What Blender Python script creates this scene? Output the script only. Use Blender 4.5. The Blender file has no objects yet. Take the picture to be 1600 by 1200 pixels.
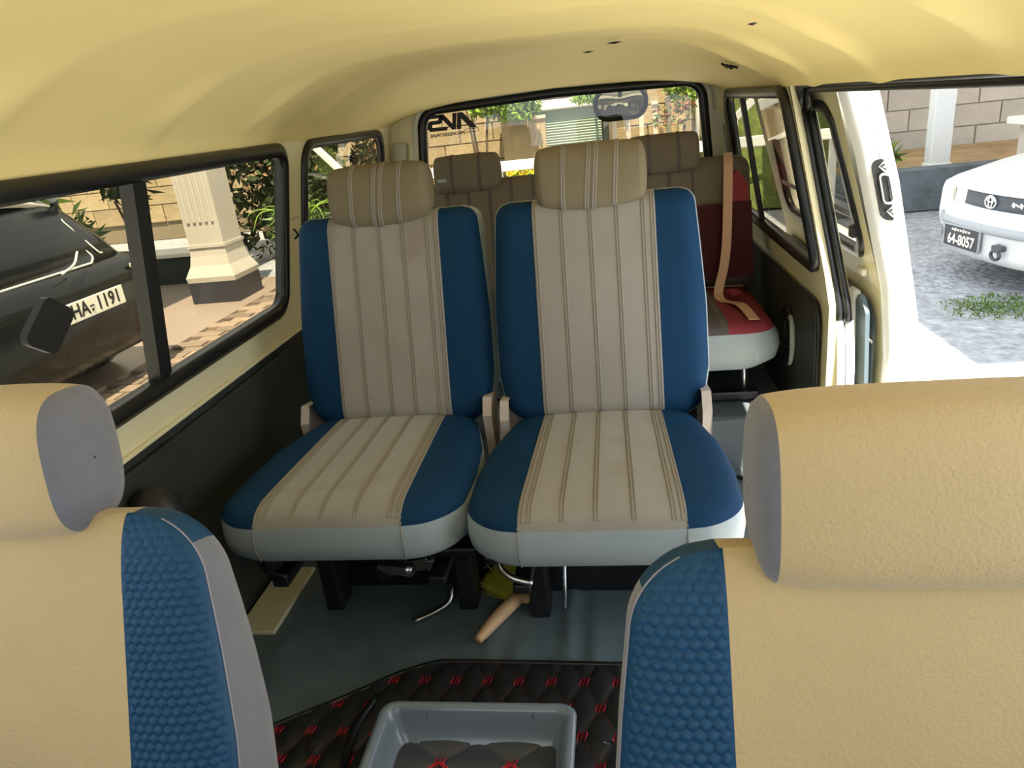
import bpy, bmesh, math, random
import numpy as np
from mathutils import Vector, Matrix
from mathutils.geometry import tessellate_polygon

random.seed(7); np.random.seed(7)
S = bpy.context.scene
COL = S.collection
PI = math.pi

# ------------------------------------------------------------------ camera, world, sun, exposure
cam_d = bpy.data.cameras.new('camera')
cam_d.sensor_fit = 'HORIZONTAL'; cam_d.sensor_width = 36.0
cam_d.lens = 36.0 * 1120.0 / 1600.0
cam_d.clip_start = 0.02; cam_d.clip_end = 200
cam = bpy.data.objects.new('camera', cam_d); COL.objects.link(cam)
_r, _u = Vector((0.987, 0.123, -0.105)).normalized(), Vector((0.053, 0.368, 0.928))
_b = _r.cross(_u).normalized(); _u = _b.cross(_r).normalized()
cm = Matrix((_r, _u, _b)).transposed().to_4x4(); cm.translation = (0.22, 0.0, 1.12)
cam.matrix_world = cm
S.camera = cam

W = bpy.data.worlds.new('world'); S.world = W; W.use_nodes = True
wn = W.node_tree.nodes; wl = W.node_tree.links
bg = wn['Background']; bg.inputs['Color'].default_value = (0.86, 0.93, 1.0, 1); bg.inputs['Strength'].default_value = 0.9

sun_d = bpy.data.lights.new('sun', 'SUN'); sun_d.energy = 6.0; sun_d.angle = math.radians(0.6); sun_d.color = (1.0, 0.93, 0.80)
sun = bpy.data.objects.new('sun', sun_d); COL.objects.link(sun)
sun.rotation_euler = Vector((0.13, -0.42, 0.9)).to_track_quat('Z', 'Y').to_euler()
sun.location = (3, -3, 9)

S.view_settings.view_transform = 'Standard'; S.view_settings.look = 'None'
S.view_settings.gamma = 1.0; S.view_settings.use_curve_mapping = False
S.view_settings.exposure = 1.65
S.cycles.use_denoising = True
S.cycles.max_bounces = 10; S.cycles.diffuse_bounces = 7; S.cycles.transparent_max_bounces = 16
S.cycles.sample_clamp_indirect = 8.0

# ------------------------------------------------------------------ materials
MATS = {}
def mat(name, col, rough=0.7, metal=0.0, spec=0.4, var=None, bump=None, stain=None, rnd=0.0, coat=0.0, sheen=0.0, emit=None):
    """var=(scale, amount), bump=(kind, scale, strength, distance), stain=(scale, colour, threshold)"""
    m = bpy.data.materials.new(name); m.use_nodes = True
    n = m.node_tree.nodes; l = m.node_tree.links; b = n['Principled BSDF']
    b.inputs['Roughness'].default_value = rough; b.inputs['Metallic'].default_value = metal
    b.inputs['Specular IOR Level'].default_value = spec; b.inputs['Coat Weight'].default_value = coat
    b.inputs['Sheen Weight'].default_value = sheen
    tc = n.new('ShaderNodeTexCoord'); out = None
    rgb = n.new('ShaderNodeRGB'); rgb.outputs[0].default_value = (*col, 1); out = rgb.outputs[0]
    if var:
        t = n.new('ShaderNodeTexNoise'); t.inputs['Scale'].default_value = var[0]; t.inputs['Detail'].default_value = 4
        l.new(tc.outputs['Object'], t.inputs['Vector'])
        mr = n.new('ShaderNodeMapRange'); mr.inputs[1].default_value = .25; mr.inputs[2].default_value = .75
        mr.inputs[3].default_value = 1 - var[1]; mr.inputs[4].default_value = 1 + var[1]
        l.new(t.outputs['Fac'], mr.inputs[0])
        hv = n.new('ShaderNodeHueSaturation'); l.new(mr.outputs[0], hv.inputs['Value']); l.new(out, hv.inputs['Color']); out = hv.outputs[0]
    if rnd:
        oi = n.new('ShaderNodeObjectInfo'); mr = n.new('ShaderNodeMapRange')
        mr.inputs[3].default_value = 1 - rnd; mr.inputs[4].default_value = 1 + rnd; l.new(oi.outputs['Random'], mr.inputs[0])
        hv = n.new('ShaderNodeHueSaturation'); l.new(mr.outputs[0], hv.inputs['Value']); l.new(out, hv.inputs['Color']); out = hv.outputs[0]
    if stain:
        t = n.new('ShaderNodeTexNoise'); t.inputs['Scale'].default_value = stain[0]; t.inputs['Detail'].default_value = 5
        l.new(tc.outputs['Object'], t.inputs['Vector'])
        mr = n.new('ShaderNodeMapRange'); mr.inputs[1].default_value = stain[2]; mr.inputs[2].default_value = stain[2] + .2
        mr.inputs[4].default_value = .75; l.new(t.outputs['Fac'], mr.inputs[0])
        mx = n.new('ShaderNodeMix'); mx.data_type = 'RGBA'; l.new(mr.outputs[0], mx.inputs['Factor']); l.new(out, mx.inputs['A'])
        mx.inputs['B'].default_value = (*stain[1], 1); out = mx.outputs['Result']
    l.new(out, b.inputs['Base Color'])
    if bump:
        kind, sc, st, dist = bump
        if kind == 'noise':
            t = n.new('ShaderNodeTexNoise'); t.inputs['Detail'].default_value = 3; o = t.outputs['Fac']
        elif kind == 'voro':
            t = n.new('ShaderNodeTexVoronoi'); o = t.outputs['Distance']
        else:
            t = n.new('ShaderNodeTexWave'); o = t.outputs['Fac']; t.inputs['Distortion'].default_value = 1.0
        t.inputs['Scale'].default_value = sc; l.new(tc.outputs['Object'], t.inputs['Vector'])
        bp = n.new('ShaderNodeBump'); bp.inputs['Strength'].default_value = st; bp.inputs['Distance'].default_value = dist
        l.new(o, bp.inputs['Height']); l.new(bp.outputs[0], b.inputs['Normal'])
    MATS[name] = m
    return m

def glass_mat(name, tint, refl=0.10):
    m = bpy.data.materials.new(name); m.use_nodes = True
    n = m.node_tree.nodes; l = m.node_tree.links; n.remove(n['Principled BSDF'])
    tr = n.new('ShaderNodeBsdfTransparent'); tr.inputs[0].default_value = (*tint, 1)
    gl = n.new('ShaderNodeBsdfGlossy'); gl.inputs['Roughness'].default_value = 0.01
    lw = n.new('ShaderNodeLayerWeight'); pw = n.new('ShaderNodeMath'); pw.operation = 'POWER'; pw.inputs[1].default_value = 4.0
    l.new(lw.outputs['Facing'], pw.inputs[0]); mr = n.new('ShaderNodeMapRange'); mr.inputs[3].default_value = .05; mr.inputs[4].default_value = .8; l.new(pw.outputs[0], mr.inputs[0])
    mx = n.new('ShaderNodeMixShader'); l.new(mr.outputs[0], mx.inputs[0]); l.new(tr.outputs[0], mx.inputs[1]); l.new(gl.outputs[0], mx.inputs[2])
    l.new(mx.outputs[0], n['Material Output'].inputs[0]); MATS[name] = m
    return m

mat('headliner', (0.86, 0.715, 0.32), .62, var=(2.0, .05), bump=('noise', 900, .12, .001))
mat('cream', (0.76, 0.70, 0.46), .35, spec=.5, var=(5, .05))
mat('white_paint', (0.80, 0.81, 0.80), .25, spec=.5, coat=.4)
mat('pillar_grey', (0.52, 0.54, 0.48), .5, var=(8, .08))
mat('dark_card', (0.030, 0.036, 0.032), .55, spec=.35, var=(6, .25), bump=('noise', 500, .15, .001))
mat('door_card', (0.10, 0.14, 0.17), .55, var=(6, .12))
mat('rubber', (0.007, 0.008, 0.009), .34, spec=.5)
mat('black_plastic', (0.012, 0.012, 0.013), .45)
mat('black_metal', (0.010, 0.010, 0.012), .4, spec=.5)
mat('steel', (0.55, 0.56, 0.57), .28, metal=1.0)
mat('chrome', (0.75, 0.76, 0.78), .08, metal=1.0)
mat('floor_vinyl', (0.11, 0.150, 0.168), .38, spec=.5, var=(5, .3), bump=('noise', 9, .35, .02))
mat('tan_velour', (0.45, 0.345, 0.19), .9, spec=.15, sheen=.25, var=(4, .06), bump=('noise', 260, .55, .0025), stain=(5, (0.40, 0.30, 0.16), .70))
mat('honeycomb_blue', (0.004, 0.050, 0.125), .55, spec=.3, bump=('noise', 900, .2, .001))
mat('grey_fabric', (0.145, 0.150, 0.185), .85, spec=.2, sheen=.3, var=(40, .06), bump=('noise', 1200, .3, .001))
mat('grey_thread', (0.28, 0.27, 0.33), .8)
mat('taupe', (0.275, 0.258, 0.238), .85, spec=.2, sheen=.15, var=(7, .06), bump=('noise', 1100, .3, .0008), stain=(6, (0.20, 0.155, 0.11), .58))
mat('taupe_pipe', (0.23, 0.21, 0.185), .7)
mat('taupe_head', (0.175, 0.148, 0.10), .85, spec=.2, var=(9, .08), bump=('noise', 1100, .3, .0008))
mat('navy', (0.003, 0.030, 0.082), .75, spec=.15, var=(9, .08), bump=('noise', 1400, .25, .0006))
mat('vinyl_grey', (0.29, 0.345, 0.375), .42, spec=.45, var=(7, .06), bump=('noise', 18, .12, .01))
mat('bench_brown', (0.15, 0.128, 0.10), .85, spec=.2, var=(12, .1), bump=('noise', 900, .3, .0008))
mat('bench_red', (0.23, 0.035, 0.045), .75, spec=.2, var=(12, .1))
mat('bench_maroon', (0.055, 0.012, 0.016), .8, spec=.2)  # painted shade on the lower bench end; back panel too
mat('bench_stripe', (0.10, 0.085, 0.085), .8)
mat('belt_peach', (0.58, 0.36, 0.25), .55)
mat('bracket_beige', (0.42, 0.36, 0.33), .5, var=(6, .1))
mat('arch_carpet', (0.12, 0.14, 0.16), .9, bump=('noise', 300, .4, .003))
mat('mat_black', (0.020, 0.020, 0.021), .34, spec=.45)
mat('mat_tray', (0.040, 0.046, 0.060), .33, spec=.5)
mat('stitch_red', (0.62, 0.02, 0.05), .6)
mat('thread_red', (0.07, 0.014, 0.016), .7)
mat('tray_plastic', (0.14, 0.175, 0.22), .25, spec=.55, coat=.2)
mat('wood', (0.62, 0.40, 0.21), .5, var=(30, .12))
mat('bristle_green', (0.34, 0.34, 0.03), .7)
mat('mirror_glass', (0.90, 0.92, 0.88), .02, metal=1.0)
mat('sticker_black', (0.006, 0.006, 0.006), .5)
# outside
mat('gravel', (0.34, 0.35, 0.37), .95, var=(14, .35), bump=('voro', 22, .8, .03))
mat('concrete', (0.62, 0.60, 0.56), .9, var=(3, .1))
mat('paver', (0.235, 0.175, 0.13), .8, rnd=.35, var=(20, .1))
mat('porch_tile', (0.30, 0.235, 0.19), .35, spec=.5, var=(3, .06))
mat('block', (0.36, 0.275, 0.16), .92, rnd=.14, var=(3, .18), bump=('noise', 14, .5, .02))
mat('mortar', (0.21, 0.17, 0.11), .95)
mat('block_pale', (0.56, 0.49, 0.41), .92, rnd=.08, var=(3, .1), bump=('noise', 14, .4, .02))
mat('mortar_pale', (0.46, 0.41, 0.35), .95)
mat('coping_white', (0.80, 0.78, 0.70), .7)
mat('dado_dark', (0.035, 0.045, 0.030), .8, var=(6, .3))
mat('column_white', (0.46, 0.43, 0.37), .6, var=(4, .05))
mat('plinth_dark', (0.035, 0.035, 0.042), .4)
mat('shutter_green', (0.29, 0.36, 0.29), .5)
mat('post_grey', (0.10, 0.11, 0.10), .6)
mat('rail_white', (0.70, 0.70, 0.68), .5)
mat('leaf_dark', (0.035, 0.055, 0.016), .6, rnd=.2, var=(5, .5))
mat('leaf_dry', (0.24, 0.15, 0.075), .8, var=(6, .4))
mat('leaf_bright', (0.22, 0.36, 0.04), .55, var=(5, .35))
mat('leaf_mid', (0.10, 0.17, 0.035), .55, var=(5, .4))
mat('flower_yellow', (0.62, 0.50, 0.03), .6, var=(8, .3))
mat('flower_red', (0.22, 0.09, 0.05), .6, var=(8, .3))
mat('bark', (0.12, 0.08, 0.05), .9)
mat('pot_grey', (0.40, 0.38, 0.33), .8)
mat('grass', (0.13, 0.17, 0.035), .8, var=(9, .4), bump=('noise', 40, .8, .05))
mat('earth', (0.36, 0.24, 0.12), .95, var=(3, .3), bump=('noise', 8, .6, .05))
mat('car_black', (0.006, 0.007, 0.007), .16, spec=.3, coat=.0)
mat('car_glass', (0.005, 0.007, 0.007), .05, spec=.45)
mat('car_white', (0.78, 0.79, 0.80), .22, spec=.5, coat=.5)
mat('car_grey_strip', (0.33, 0.35, 0.37), .45)
mat('car_grille', (0.055, 0.065, 0.075), .45)
mat('lens_and_glint', (0.46, 0.42, 0.36), .12, spec=.6, coat=.5)
mat('lamp_red', (0.30, 0.02, 0.02), .2)
mat('plate_white', (0.78, 0.76, 0.66), .5)
mat('plate_black', (0.02, 0.022, 0.03), .4)
mat('low_wall', (0.115, 0.135, 0.15), .9, var=(5, .35), bump=('noise', 10, .5, .03))
glass_mat('glass_tint', (0.50, 0.47, 0.37))
glass_mat('glass_rear', (0.52, 0.49, 0.39))
glass_mat('glass_clear', (0.85, 0.88, 0.86))

# ------------------------------------------------------------------ helpers
def tag(o, label=None, cat=None, group=None, kind=None):
    if label: o['label'] = label
    if cat: o['category'] = cat
    if group: o['group'] = group
    if kind: o['kind'] = kind
    return o

def empty(name, loc=(0, 0, 0), rz=0.0, label=None, cat=None, group=None, kind=None):
    o = bpy.data.objects.new(name, None); COL.objects.link(o)
    o.location = loc; o.rotation_euler = (0, 0, rz); o.empty_display_size = .05
    return tag(o, label, cat, group, kind)

def M(name, V, F, m, parent=None, smooth=False):
    me = bpy.data.meshes.new(name)
    V = np.asarray(V, float)
    me.from_pydata([tuple(v) for v in V.tolist()], [], [tuple(int(i) for i in f) for f in F])
    me.update()
    if smooth: me.polygons.foreach_set('use_smooth', [True] * len(me.polygons))
    me.materials.append(MATS[m])
    o = bpy.data.objects.new(name, me); COL.objects.link(o)
    if parent: o.parent = parent
    return o

def bm_obj(name, bm, m, parent=None, smooth=False):
    me = bpy.data.meshes.new(name); bmesh.ops.recalc_face_normals(bm, faces=bm.faces[:]); bm.to_mesh(me); bm.free()
    if smooth: me.polygons.foreach_set('use_smooth', [True] * len(me.polygons))
    me.materials.append(MATS[m])
    o = bpy.data.objects.new(name, me); COL.objects.link(o)
    if parent: o.parent = parent
    return o

def grid_faces(nj, ni, cu=False, cv=False):
    F = []
    for j in range(nj if cv else nj - 1):
        for i in range(ni if cu else ni - 1):
            a = j * ni + i; b = j * ni + (i + 1) % ni
            c = ((j + 1) % nj) * ni + (i + 1) % ni; d = ((j + 1) % nj) * ni + i
            F.append((a, b, c, d))
    return F

def G(name, P, m, parent=None, cu=False, cv=False, smooth=True, caps=False):
    P = np.asarray(P, float); nj, ni, _ = P.shape
    F = grid_faces(nj, ni, cu, cv)
    if caps:
        F.append(tuple(range(ni))[::-1]); F.append(tuple((nj - 1) * ni + i for i in range(ni)))
    return M(name, P.reshape(-1, 3), F, m, parent, smooth)

def box(name, size, c, m, parent=None, bevel=0.0, rot=None, seg=2):
    bm = bmesh.new(); bmesh.ops.create_cube(bm, size=1.0)
    for v in bm.verts: v.co = Vector((v.co.x * size[0], v.co.y * size[1], v.co.z * size[2]))
    if bevel:
        bmesh.ops.bevel(bm, geom=bm.edges[:], offset=bevel, segments=seg, affect='EDGES', profile=.5)
    mt = Matrix.Translation(c)
    if rot is not None: mt = mt @ rot.to_4x4()
    bmesh.ops.transform(bm, matrix=mt, verts=bm.verts)
    return bm_obj(name, bm, m, parent)

def RX(a): return Matrix.Rotation(a, 3, 'X')
def RY(a): return Matrix.Rotation(a, 3, 'Y')
def RZ(a): return Matrix.Rotation(a, 3, 'Z')

def smooth_path(pts, n=8):
    """Catmull-Rom through the points"""
    p = [np.array(q, float) for q in pts]; p = [2 * p[0] - p[1]] + p + [2 * p[-1] - p[-2]]
    out = []
    for i in range(1, len(p) - 2):
        for k in range(n):
            t = k / n
            out.append(.5 * ((2 * p[i]) + (-p[i - 1] + p[i + 1]) * t + (2 * p[i - 1] - 5 * p[i] + 4 * p[i + 1] - p[i + 2]) * t * t + (-p[i - 1] + 3 * p[i] - 3 * p[i + 1] + p[i + 2]) * t ** 3))
    out.append(p[-2]); return out

def tube_grid(path, r, n=8, closed=False):
    path = [np.array(p, float) for p in path]; N = len(path); rings = []
    u = None
    for i in range(N):
        a = path[i - 1] if (i > 0 or closed) else path[i]; b = path[(i + 1) % N] if (i < N - 1 or closed) else path[i]
        t = b - a; t /= (np.linalg.norm(t) + 1e-12)
        if u is None:
            h = np.array([0, 0, 1.0]) if abs(t[2]) < .9 else np.array([1.0, 0, 0]); u = np.cross(t, h)
        u = u - t * np.dot(u, t); u /= np.linalg.norm(u); v = np.cross(t, u)
        rr = r[i] if hasattr(r, '__len__') else r
        rings.append([path[i] + rr * (math.cos(2 * PI * k / n) * u + math.sin(2 * PI * k / n) * v) for k in range(n)])
    return np.array(rings)

def tube(name, path, r, m, parent=None, n=8, closed=False):
    P = tube_grid(path, r, n, closed)
    return G(name, P, m, parent, cu=True, cv=closed, caps=not closed)

def rounded_poly(cs, r, n=6):
    """closed 2D polygon with rounded corners; r a number or one per corner"""
    out = []; N = len(cs)
    for i in range(N):
        p = np.array(cs[i], float); a = np.array(cs[i - 1], float); b = np.array(cs[(i + 1) % N], float)
        ri = r[i] if hasattr(r, '__len__') else r
        if ri <= 0: out.append(p); continue
        da = (a - p) / np.linalg.norm(a - p); db = (b - p) / np.linalg.norm(b - p)
        ang = math.acos(max(-1, min(1, float(np.dot(da, db))))); d = ri / math.tan(ang / 2)
        s = p + da * d; e = p + db * d; c = p + (da + db) / np.linalg.norm(da + db) * (ri / math.sin(ang / 2))
        a0 = math.atan2(*(s - c)[::-1]); a1 = math.atan2(*(e - c)[::-1]); dl = (a1 - a0 + PI) % (2 * PI) - PI
        for k in range(n + 1):
            t = a0 + dl * k / n; out.append(c + ri * np.array([math.cos(t), math.sin(t)]))
    return out

def rrect(a0, a1, b0, b1, r, n=6): return rounded_poly([(a0, b0), (a1, b0), (a1, b1), (a0, b1)], r, n)

def plate(name, loops, f, m, parent=None, thick=0.0, nrm=(0, 0, 1)):
    """flat panel with holes: loops of 2D points, f maps 2D -> 3D; thick extrudes along -nrm"""
    tri = tessellate_polygon([[Vector((p[0], p[1], 0)) for p in L] for L in loops])
    pts = [p for L in loops for p in L]; V = [np.array(f(*p), float) for p in pts]; F = [tuple(t) for t in tri]
    if thick:
        n0 = len(V); nn = np.array(nrm, float)
        V = V + [v - nn * thick for v in V]; F = F + [tuple(n0 + i for i in t[::-1]) for t in F]
        o = 0
        for L in loops:
            k = len(L)
            for i in range(k): F.append((o + i, o + (i + 1) % k, n0 + o + (i + 1) % k, n0 + o + i))
            o += k
    ob = M(name, V, F, m, parent)
    bm = bmesh.new(); bm.from_mesh(ob.data); bmesh.ops.recalc_face_normals(bm, faces=bm.faces[:]); bm.to_mesh(ob.data); bm.free()
    return ob

def sweep2(name, loop, f, prof, m, parent=None, closed=True, smooth=True):
    """sweep a profile [(outward, height)] along a 2D loop; f(a, b, h) -> 3D"""
    L = [np.array(p, float) for p in loop]; N = len(L); rings = []
    for i in range(N):
        a = L[i - 1] if (i > 0 or closed) else L[i]; b = L[(i + 1) % N] if (i < N - 1 or closed) else L[i]
        t = b - a; t /= (np.linalg.norm(t) + 1e-12); nr = np.array([t[1], -t[0]])
        rings.append([f(*(L[i] + nr * o), h) for o, h in prof])
    return G(name, rings, m, parent, cu=True, cv=closed, caps=not closed, smooth=smooth)

def copy_obj(o, parent, loc=None):
    c = o.copy(); COL.objects.link(c); c.parent = parent
    if loc is not None: c.location = loc
    return c

def copy_tree(o, parent=None):
    c = o.copy(); COL.objects.link(c); c.parent = parent
    for ch in list(o.children): copy_tree(ch, c)
    return c

def text_mesh(body, size, shear=0.0, extrude=0.0, sx=1.0, bold=0.0):
    cu = bpy.data.curves.new('t', 'FONT'); cu.body = body; cu.size = size; cu.shear = shear; cu.extrude = extrude
    cu.align_x = 'CENTER'; cu.align_y = 'CENTER'; cu.offset = bold; cu.resolution_u = 3
    o = bpy.data.objects.new('t', cu); COL.objects.link(o)
    dg = bpy.context.evaluated_depsgraph_get(); dg.update()
    me = bpy.data.meshes.new_from_object(o.evaluated_get(dg))
    V = np.array([v.co[:] for v in me.vertices]); F = [tuple(p.vertices) for p in me.polygons]
    bpy.data.objects.remove(o); bpy.data.curves.remove(cu); bpy.data.meshes.remove(me)
    V[:, 0] *= sx
    return V, F

def lerp(z, zs, xs): return float(np.interp(z, zs, xs))

# ------------------------------------------------------------------ van shell
def wx(z): return lerp(z, [0, .568, .645, 1.10, 1.16], [.745, .745, .735, .655, .640])
ZS, ZT, ZW0, ZW1 = .568, .645, .655, 1.09     # trim top, strip top, window hole
TN = Vector((.455, 0, .08)).normalized()       # window plane normal (x>0 side, outward/up)
def side(sg, off=0.0):
    return lambda y, z, h=0.0: (sg * (wx(z) + off + h * TN.x), y, z + h * TN.z)

floor_van = plate('floor', [[(-.76, -.9), (.76, -.9), (.76, 3.02), (-.76, 3.02)]], lambda x, y: (x, y, 0), 'floor_vinyl', thick=.04)
tag(floor_van, 'dark grey vinyl floor of the van cabin', 'floor', kind='structure')

G('vinyl_sheet', [[(x, y, .003 + .0035 * (math.sin(38 * x + 1.2 * math.sin(3 * y)) + .5 * math.sin(71 * x + 2 * y)) ** 2 * math.exp(-((x - .15) / .35) ** 2) * math.exp(-((y - 1.3) / .4) ** 2)) for x in np.linspace(-.74, .56, 130)] for y in np.linspace(.7, 2.05, 40)], 'floor_vinyl', floor_van)
# ceiling / headliner
ys = np.concatenate([np.linspace(-.35, 2.5, 190), np.linspace(2.515, 3.0, 50)]); us = np.linspace(-1, 1, 81)
bows = [-.05, .42, .88, 1.30, 1.70, 2.08, 2.45]
P = np.zeros((len(ys), len(us), 3))
for j, y in enumerate(ys):
    e = np.clip((y - 2.35) / .65, 0, 1); e = e * e * (3 - 2 * e)
    amp = .165 * (1 - e) + .072 * e
    bw = min(abs(y - b) for b in bows)
    for i, u in enumerate(us):
        x = .650 * math.sin(u * PI / 2) if False else .650 * u
        a = abs(u)
        z = 1.100 + amp * (1 - a ** 3.4) ** .75
        sd = math.exp(-((a - .83) / .14) ** 2); mid = math.exp(-(a / .7) ** 4)
        z -= (.018 * sd + .004 * mid) * math.exp(-(bw / .045) ** 2) * (1 - e)
        z += .003 * math.sin(9 * y + 4 * u) * (1 - a)
        P[j, i] = (x, y, z)
ceil = G('ceiling', P, 'headliner'); tag(ceil, 'cream yellow padded headliner arching over the cabin', 'ceiling', kind='structure')
for (x, y, s) in ((.245, 2.05, .020), (.17, 2.36, .017), (.47, 1.40, .008)):
    a = abs(x / .65); z = 1.10 + .165 * (1 - a ** 3.4) ** .75 - .010
    q = [(x + s * math.cos(t) * (1 + .3 * math.sin(3 * t)), y + .35 * s * math.sin(t), z - .001 * math.cos(2 * t)) for t in np.linspace(0, 2 * PI, 12, endpoint=False)]
    M('headliner_tear', q + [(x, y, z - .004)], [(i, (i + 1) % 12, 12) for i in range(12)], 'sticker_black', ceil)
tube('hanging_thread', smooth_path([(.552, 2.34, 1.178), (.568, 2.33, 1.165), (.560, 2.31, 1.172), (.575, 2.30, 1.160), (.566, 2.29, 1.168), (.586, 2.27, 1.160)], 5), .0035, 'sticker_black', ceil, 5)

def window_unit(name, loop, f, glass, label, parent=None, w=.026, mullions=(), gh=0.0):
    """rubber seal swept round the opening and a pane in it"""
    e = empty(name, kind='structure') if parent is None else parent
    if parent is None: tag(e, label, 'window')
    sweep2('rubber_seal', loop, f, [(.010, -.006), (.010, .010), (-.004, .014), (-.016, .010), (-.016, -.006)], 'rubber', e)
    return e

# left wall ---------------------------------------------------------------
L = side(-1)
wl_ = empty('wall_left', kind='structure'); tag(wl_, 'cream painted side wall with windows facing the black car', 'wall')
w1 = rounded_poly([(.74, ZW0), (1.90, ZW0), (1.945, ZW1), (.74, ZW1)], [.05, .06, .05, .05])
w2 = rounded_poly([(2.045, ZW0), (2.90, ZW0), (2.86, ZW1), (2.085, ZW1)], [.06, .08, .08, .07])
wfr = rounded_poly([(-.45, ZW0 + .02), (.60, ZW0), (.60, ZW1), (-.12, ZW1)], .05)
plate('wall_skin', [[(-.75, ZT), (3.0, ZT), (3.0, 1.13), (-.35, 1.13)], w1, w2, wfr], L, 'cream', wl_)
plate('sill_strip', [[(-.75, ZS), (3.0, ZS), (3.0, ZT), (-.75, ZT)]], L, 'cream', wl_)
plate('lower_trim', [[(-.75, 0), (3.0, 0), (3.0, ZS), (-.75, ZS)]], lambda y, z: (-.748, y, z), 'dark_card', wl_)
box('trim_edge', (.012, 3.7, .010), (-.742, 1.15, ZS - .002), 'cream', wl_, .003)
box('trim_board', (.012, 1.55, .50), (-.741, 1.12, .29), 'dark_card', wl_, .004)
box('sill_plate', (.10, .26, .012), (-.69, 1.43, .006), 'cream', wl_, .003)

def pane(name, loop, f, m, parent): return plate(name, [loop], f, m, parent)
win1 = empty('window_1', kind='structure'); tag(win1, 'two pane sliding side window with black frame facing the black car', 'window')
sweep2('rubber_seal', w1, lambda y, z, h=0: L(y, z, h), [(.012, -.016), (-.006, -.022), (-.022, -.016), (-.022, .012), (.012, .012)], 'rubber', win1)
g1 = [(p[0], p[1]) for p in w1 if p[0] <= 1.30] 
pane('pane', rounded_poly([(.75, ZW0 + .01), (1.30, ZW0 + .01), (1.285, ZW1 - .01), (.75, ZW1 - .01)], .03), lambda y, z: L(y, z, .002), 'glass_tint', win1)
pane('pane', rounded_poly([(1.29, ZW0 + .01), (1.89, ZW0 + .01), (1.93, ZW1 - .01), (1.275, ZW1 - .01)], .04), lambda y, z: L(y, z, .009), 'glass_tint', win1)
for y0, wd, hh in ((1.285, .034, -.016), (1.316, .022, -.004)):
    V = []
    for z in (ZW0, ZW1):
        yy = y0 - (.012 if z == ZW1 else 0)
        for dy in (-wd / 2, wd / 2):
            for h in (hh, .012): V.append(L(yy + dy, z, h))
    M('mullion', V, [(0, 1, 5, 4), (2, 6, 7, 3), (0, 4, 6, 2), (1, 3, 7, 5), (0, 2, 3, 1), (4, 5, 7, 6)], 'rubber', win1)
# latch pad on the front pane
lp = rounded_poly([(.930, .872), (.992, .832), (1.053, .888), (.994, .929)], .014, 4)
plate('latch_pad', [lp], lambda y, z: L(y, z, -.012), 'black_plastic', win1, thick=.012, nrm=(-TN.x, 0, TN.z))

win2 = empty('window_2', kind='structure'); tag(win2, 'rear quarter window beside the ivy covered wall', 'window')
sweep2('rubber_seal', w2, lambda y, z, h=0: L(y, z, h), [(.010, -.012), (-.004, -.016), (-.016, -.012), (-.016, .012), (.010, .012)], 'rubber', win2)
pane('pane', w2, lambda y, z: L(y, z, .004), 'glass_tint', win2)
# door hinge hook on the pillar
tube('coat_hook', smooth_path([L(1.99, .865, -.004), L(1.985, .850, -.018), L(1.985, .838, -.008)], 4), .003, 'black_plastic', wl_, 6)
box('pillar_joint', (.004, .085, .004), (-.690, 1.995, .892), 'pillar_grey', wl_)

# rear wall -----------------------------------------------------------------
wr = empty('wall_rear', kind='structure'); tag(wr, 'cream tailgate surround with pale grey corner pillars', 'wall')
YR = 3.0
ROUT = [(-.745, 0), (.745, 0), (.745, .57), (.70, .9), (.655, 1.14), (.45, 1.215), (.0, 1.235), (-.45, 1.215), (-.655, 1.14), (-.70, .9), (-.745, .57)]
rw = rounded_poly([(-.575, .60), (.620, .60), (.575, 1.148), (.02, 1.162), (-.520, 1.148)], [.06, .06, .075, 0, .075], 8)
rear = lambda x, z, h=0.0: (x, YR + h, z)
plate('wall_skin', [ROUT, rw], lambda x, z: (x, YR, z), 'cream', wr)
for sx in (-1, 1):
    xs = (-.575 - .06, -.575 + .0) if sx < 0 else (.62, .68)
    box('corner_pillar', (.055, .02, .50), (sx * .650 - (.005 if sx < 0 else -.010), 2.985, .79), 'pillar_grey', wr, .006, RY(-sx * .14))
tube('pillar_piping', smooth_path([(.648, 2.972, .98), (.660, 2.970, .90), (.664, 2.968, .86), (.655, 2.968, .83), (.668, 2.968, .80)], 6), .005, 'vinyl_grey', wr, 6)
win3 = empty('window_3', kind='structure'); tag(win3, 'wide rear tailgate window with rounded corners and black seal', 'window')
sweep2('rubber_seal', rw, rear, [(.012, -.016), (-.004, -.022), (-.020, -.016), (-.020, .010), (.012, .010)], 'rubber', win3)
sweep2('inner_trim', rw, rear, [(.034, -.010), (.034, -.022), (.013, -.022), (.013, -.010)], 'pillar_grey', win3)
pane('pane', rw, lambda x, z: (x, YR + .004, z), 'glass_rear', win3)
# rear sticker lettering: reads from outside, so mirrored seen from within
def letter(poly, x0, z0, s):
    plate('sticker_letter', [[(p[0], p[1]) for p in poly]], lambda a, b: (x0 - s * a, YR - .001, z0 + s * b), 'sticker_black', win3)
sx0, sz0, ss = -.300, 1.066, .062
A1 = [(0, 0), (.85, 1), (1.2, 1), (1.35, 0), (1.05, 0), (.98, .62), (.45, 0)]
letter(A1, sx0, sz0, ss)
V1 = [(1.22, 1), (1.52, 1), (1.60, .38), (2.1, 1), (2.5, 1), (1.65, 0), (1.40, 0)]
letter(V1, sx0, sz0, ss)
S1 = [(1.98, 0), (3.1, 0), (3.3, .2), (3.2, .58), (3.0, .66), (2.5, .66), (2.48, .78), (3.25, .78), (3.2, 1), (2.35, 1), (2.16, .82), (2.24, .5), (2.42, .42), (2.92, .42), (2.95, .24), (1.92, .22)]
letter(S1, sx0, sz0, ss)
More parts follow.
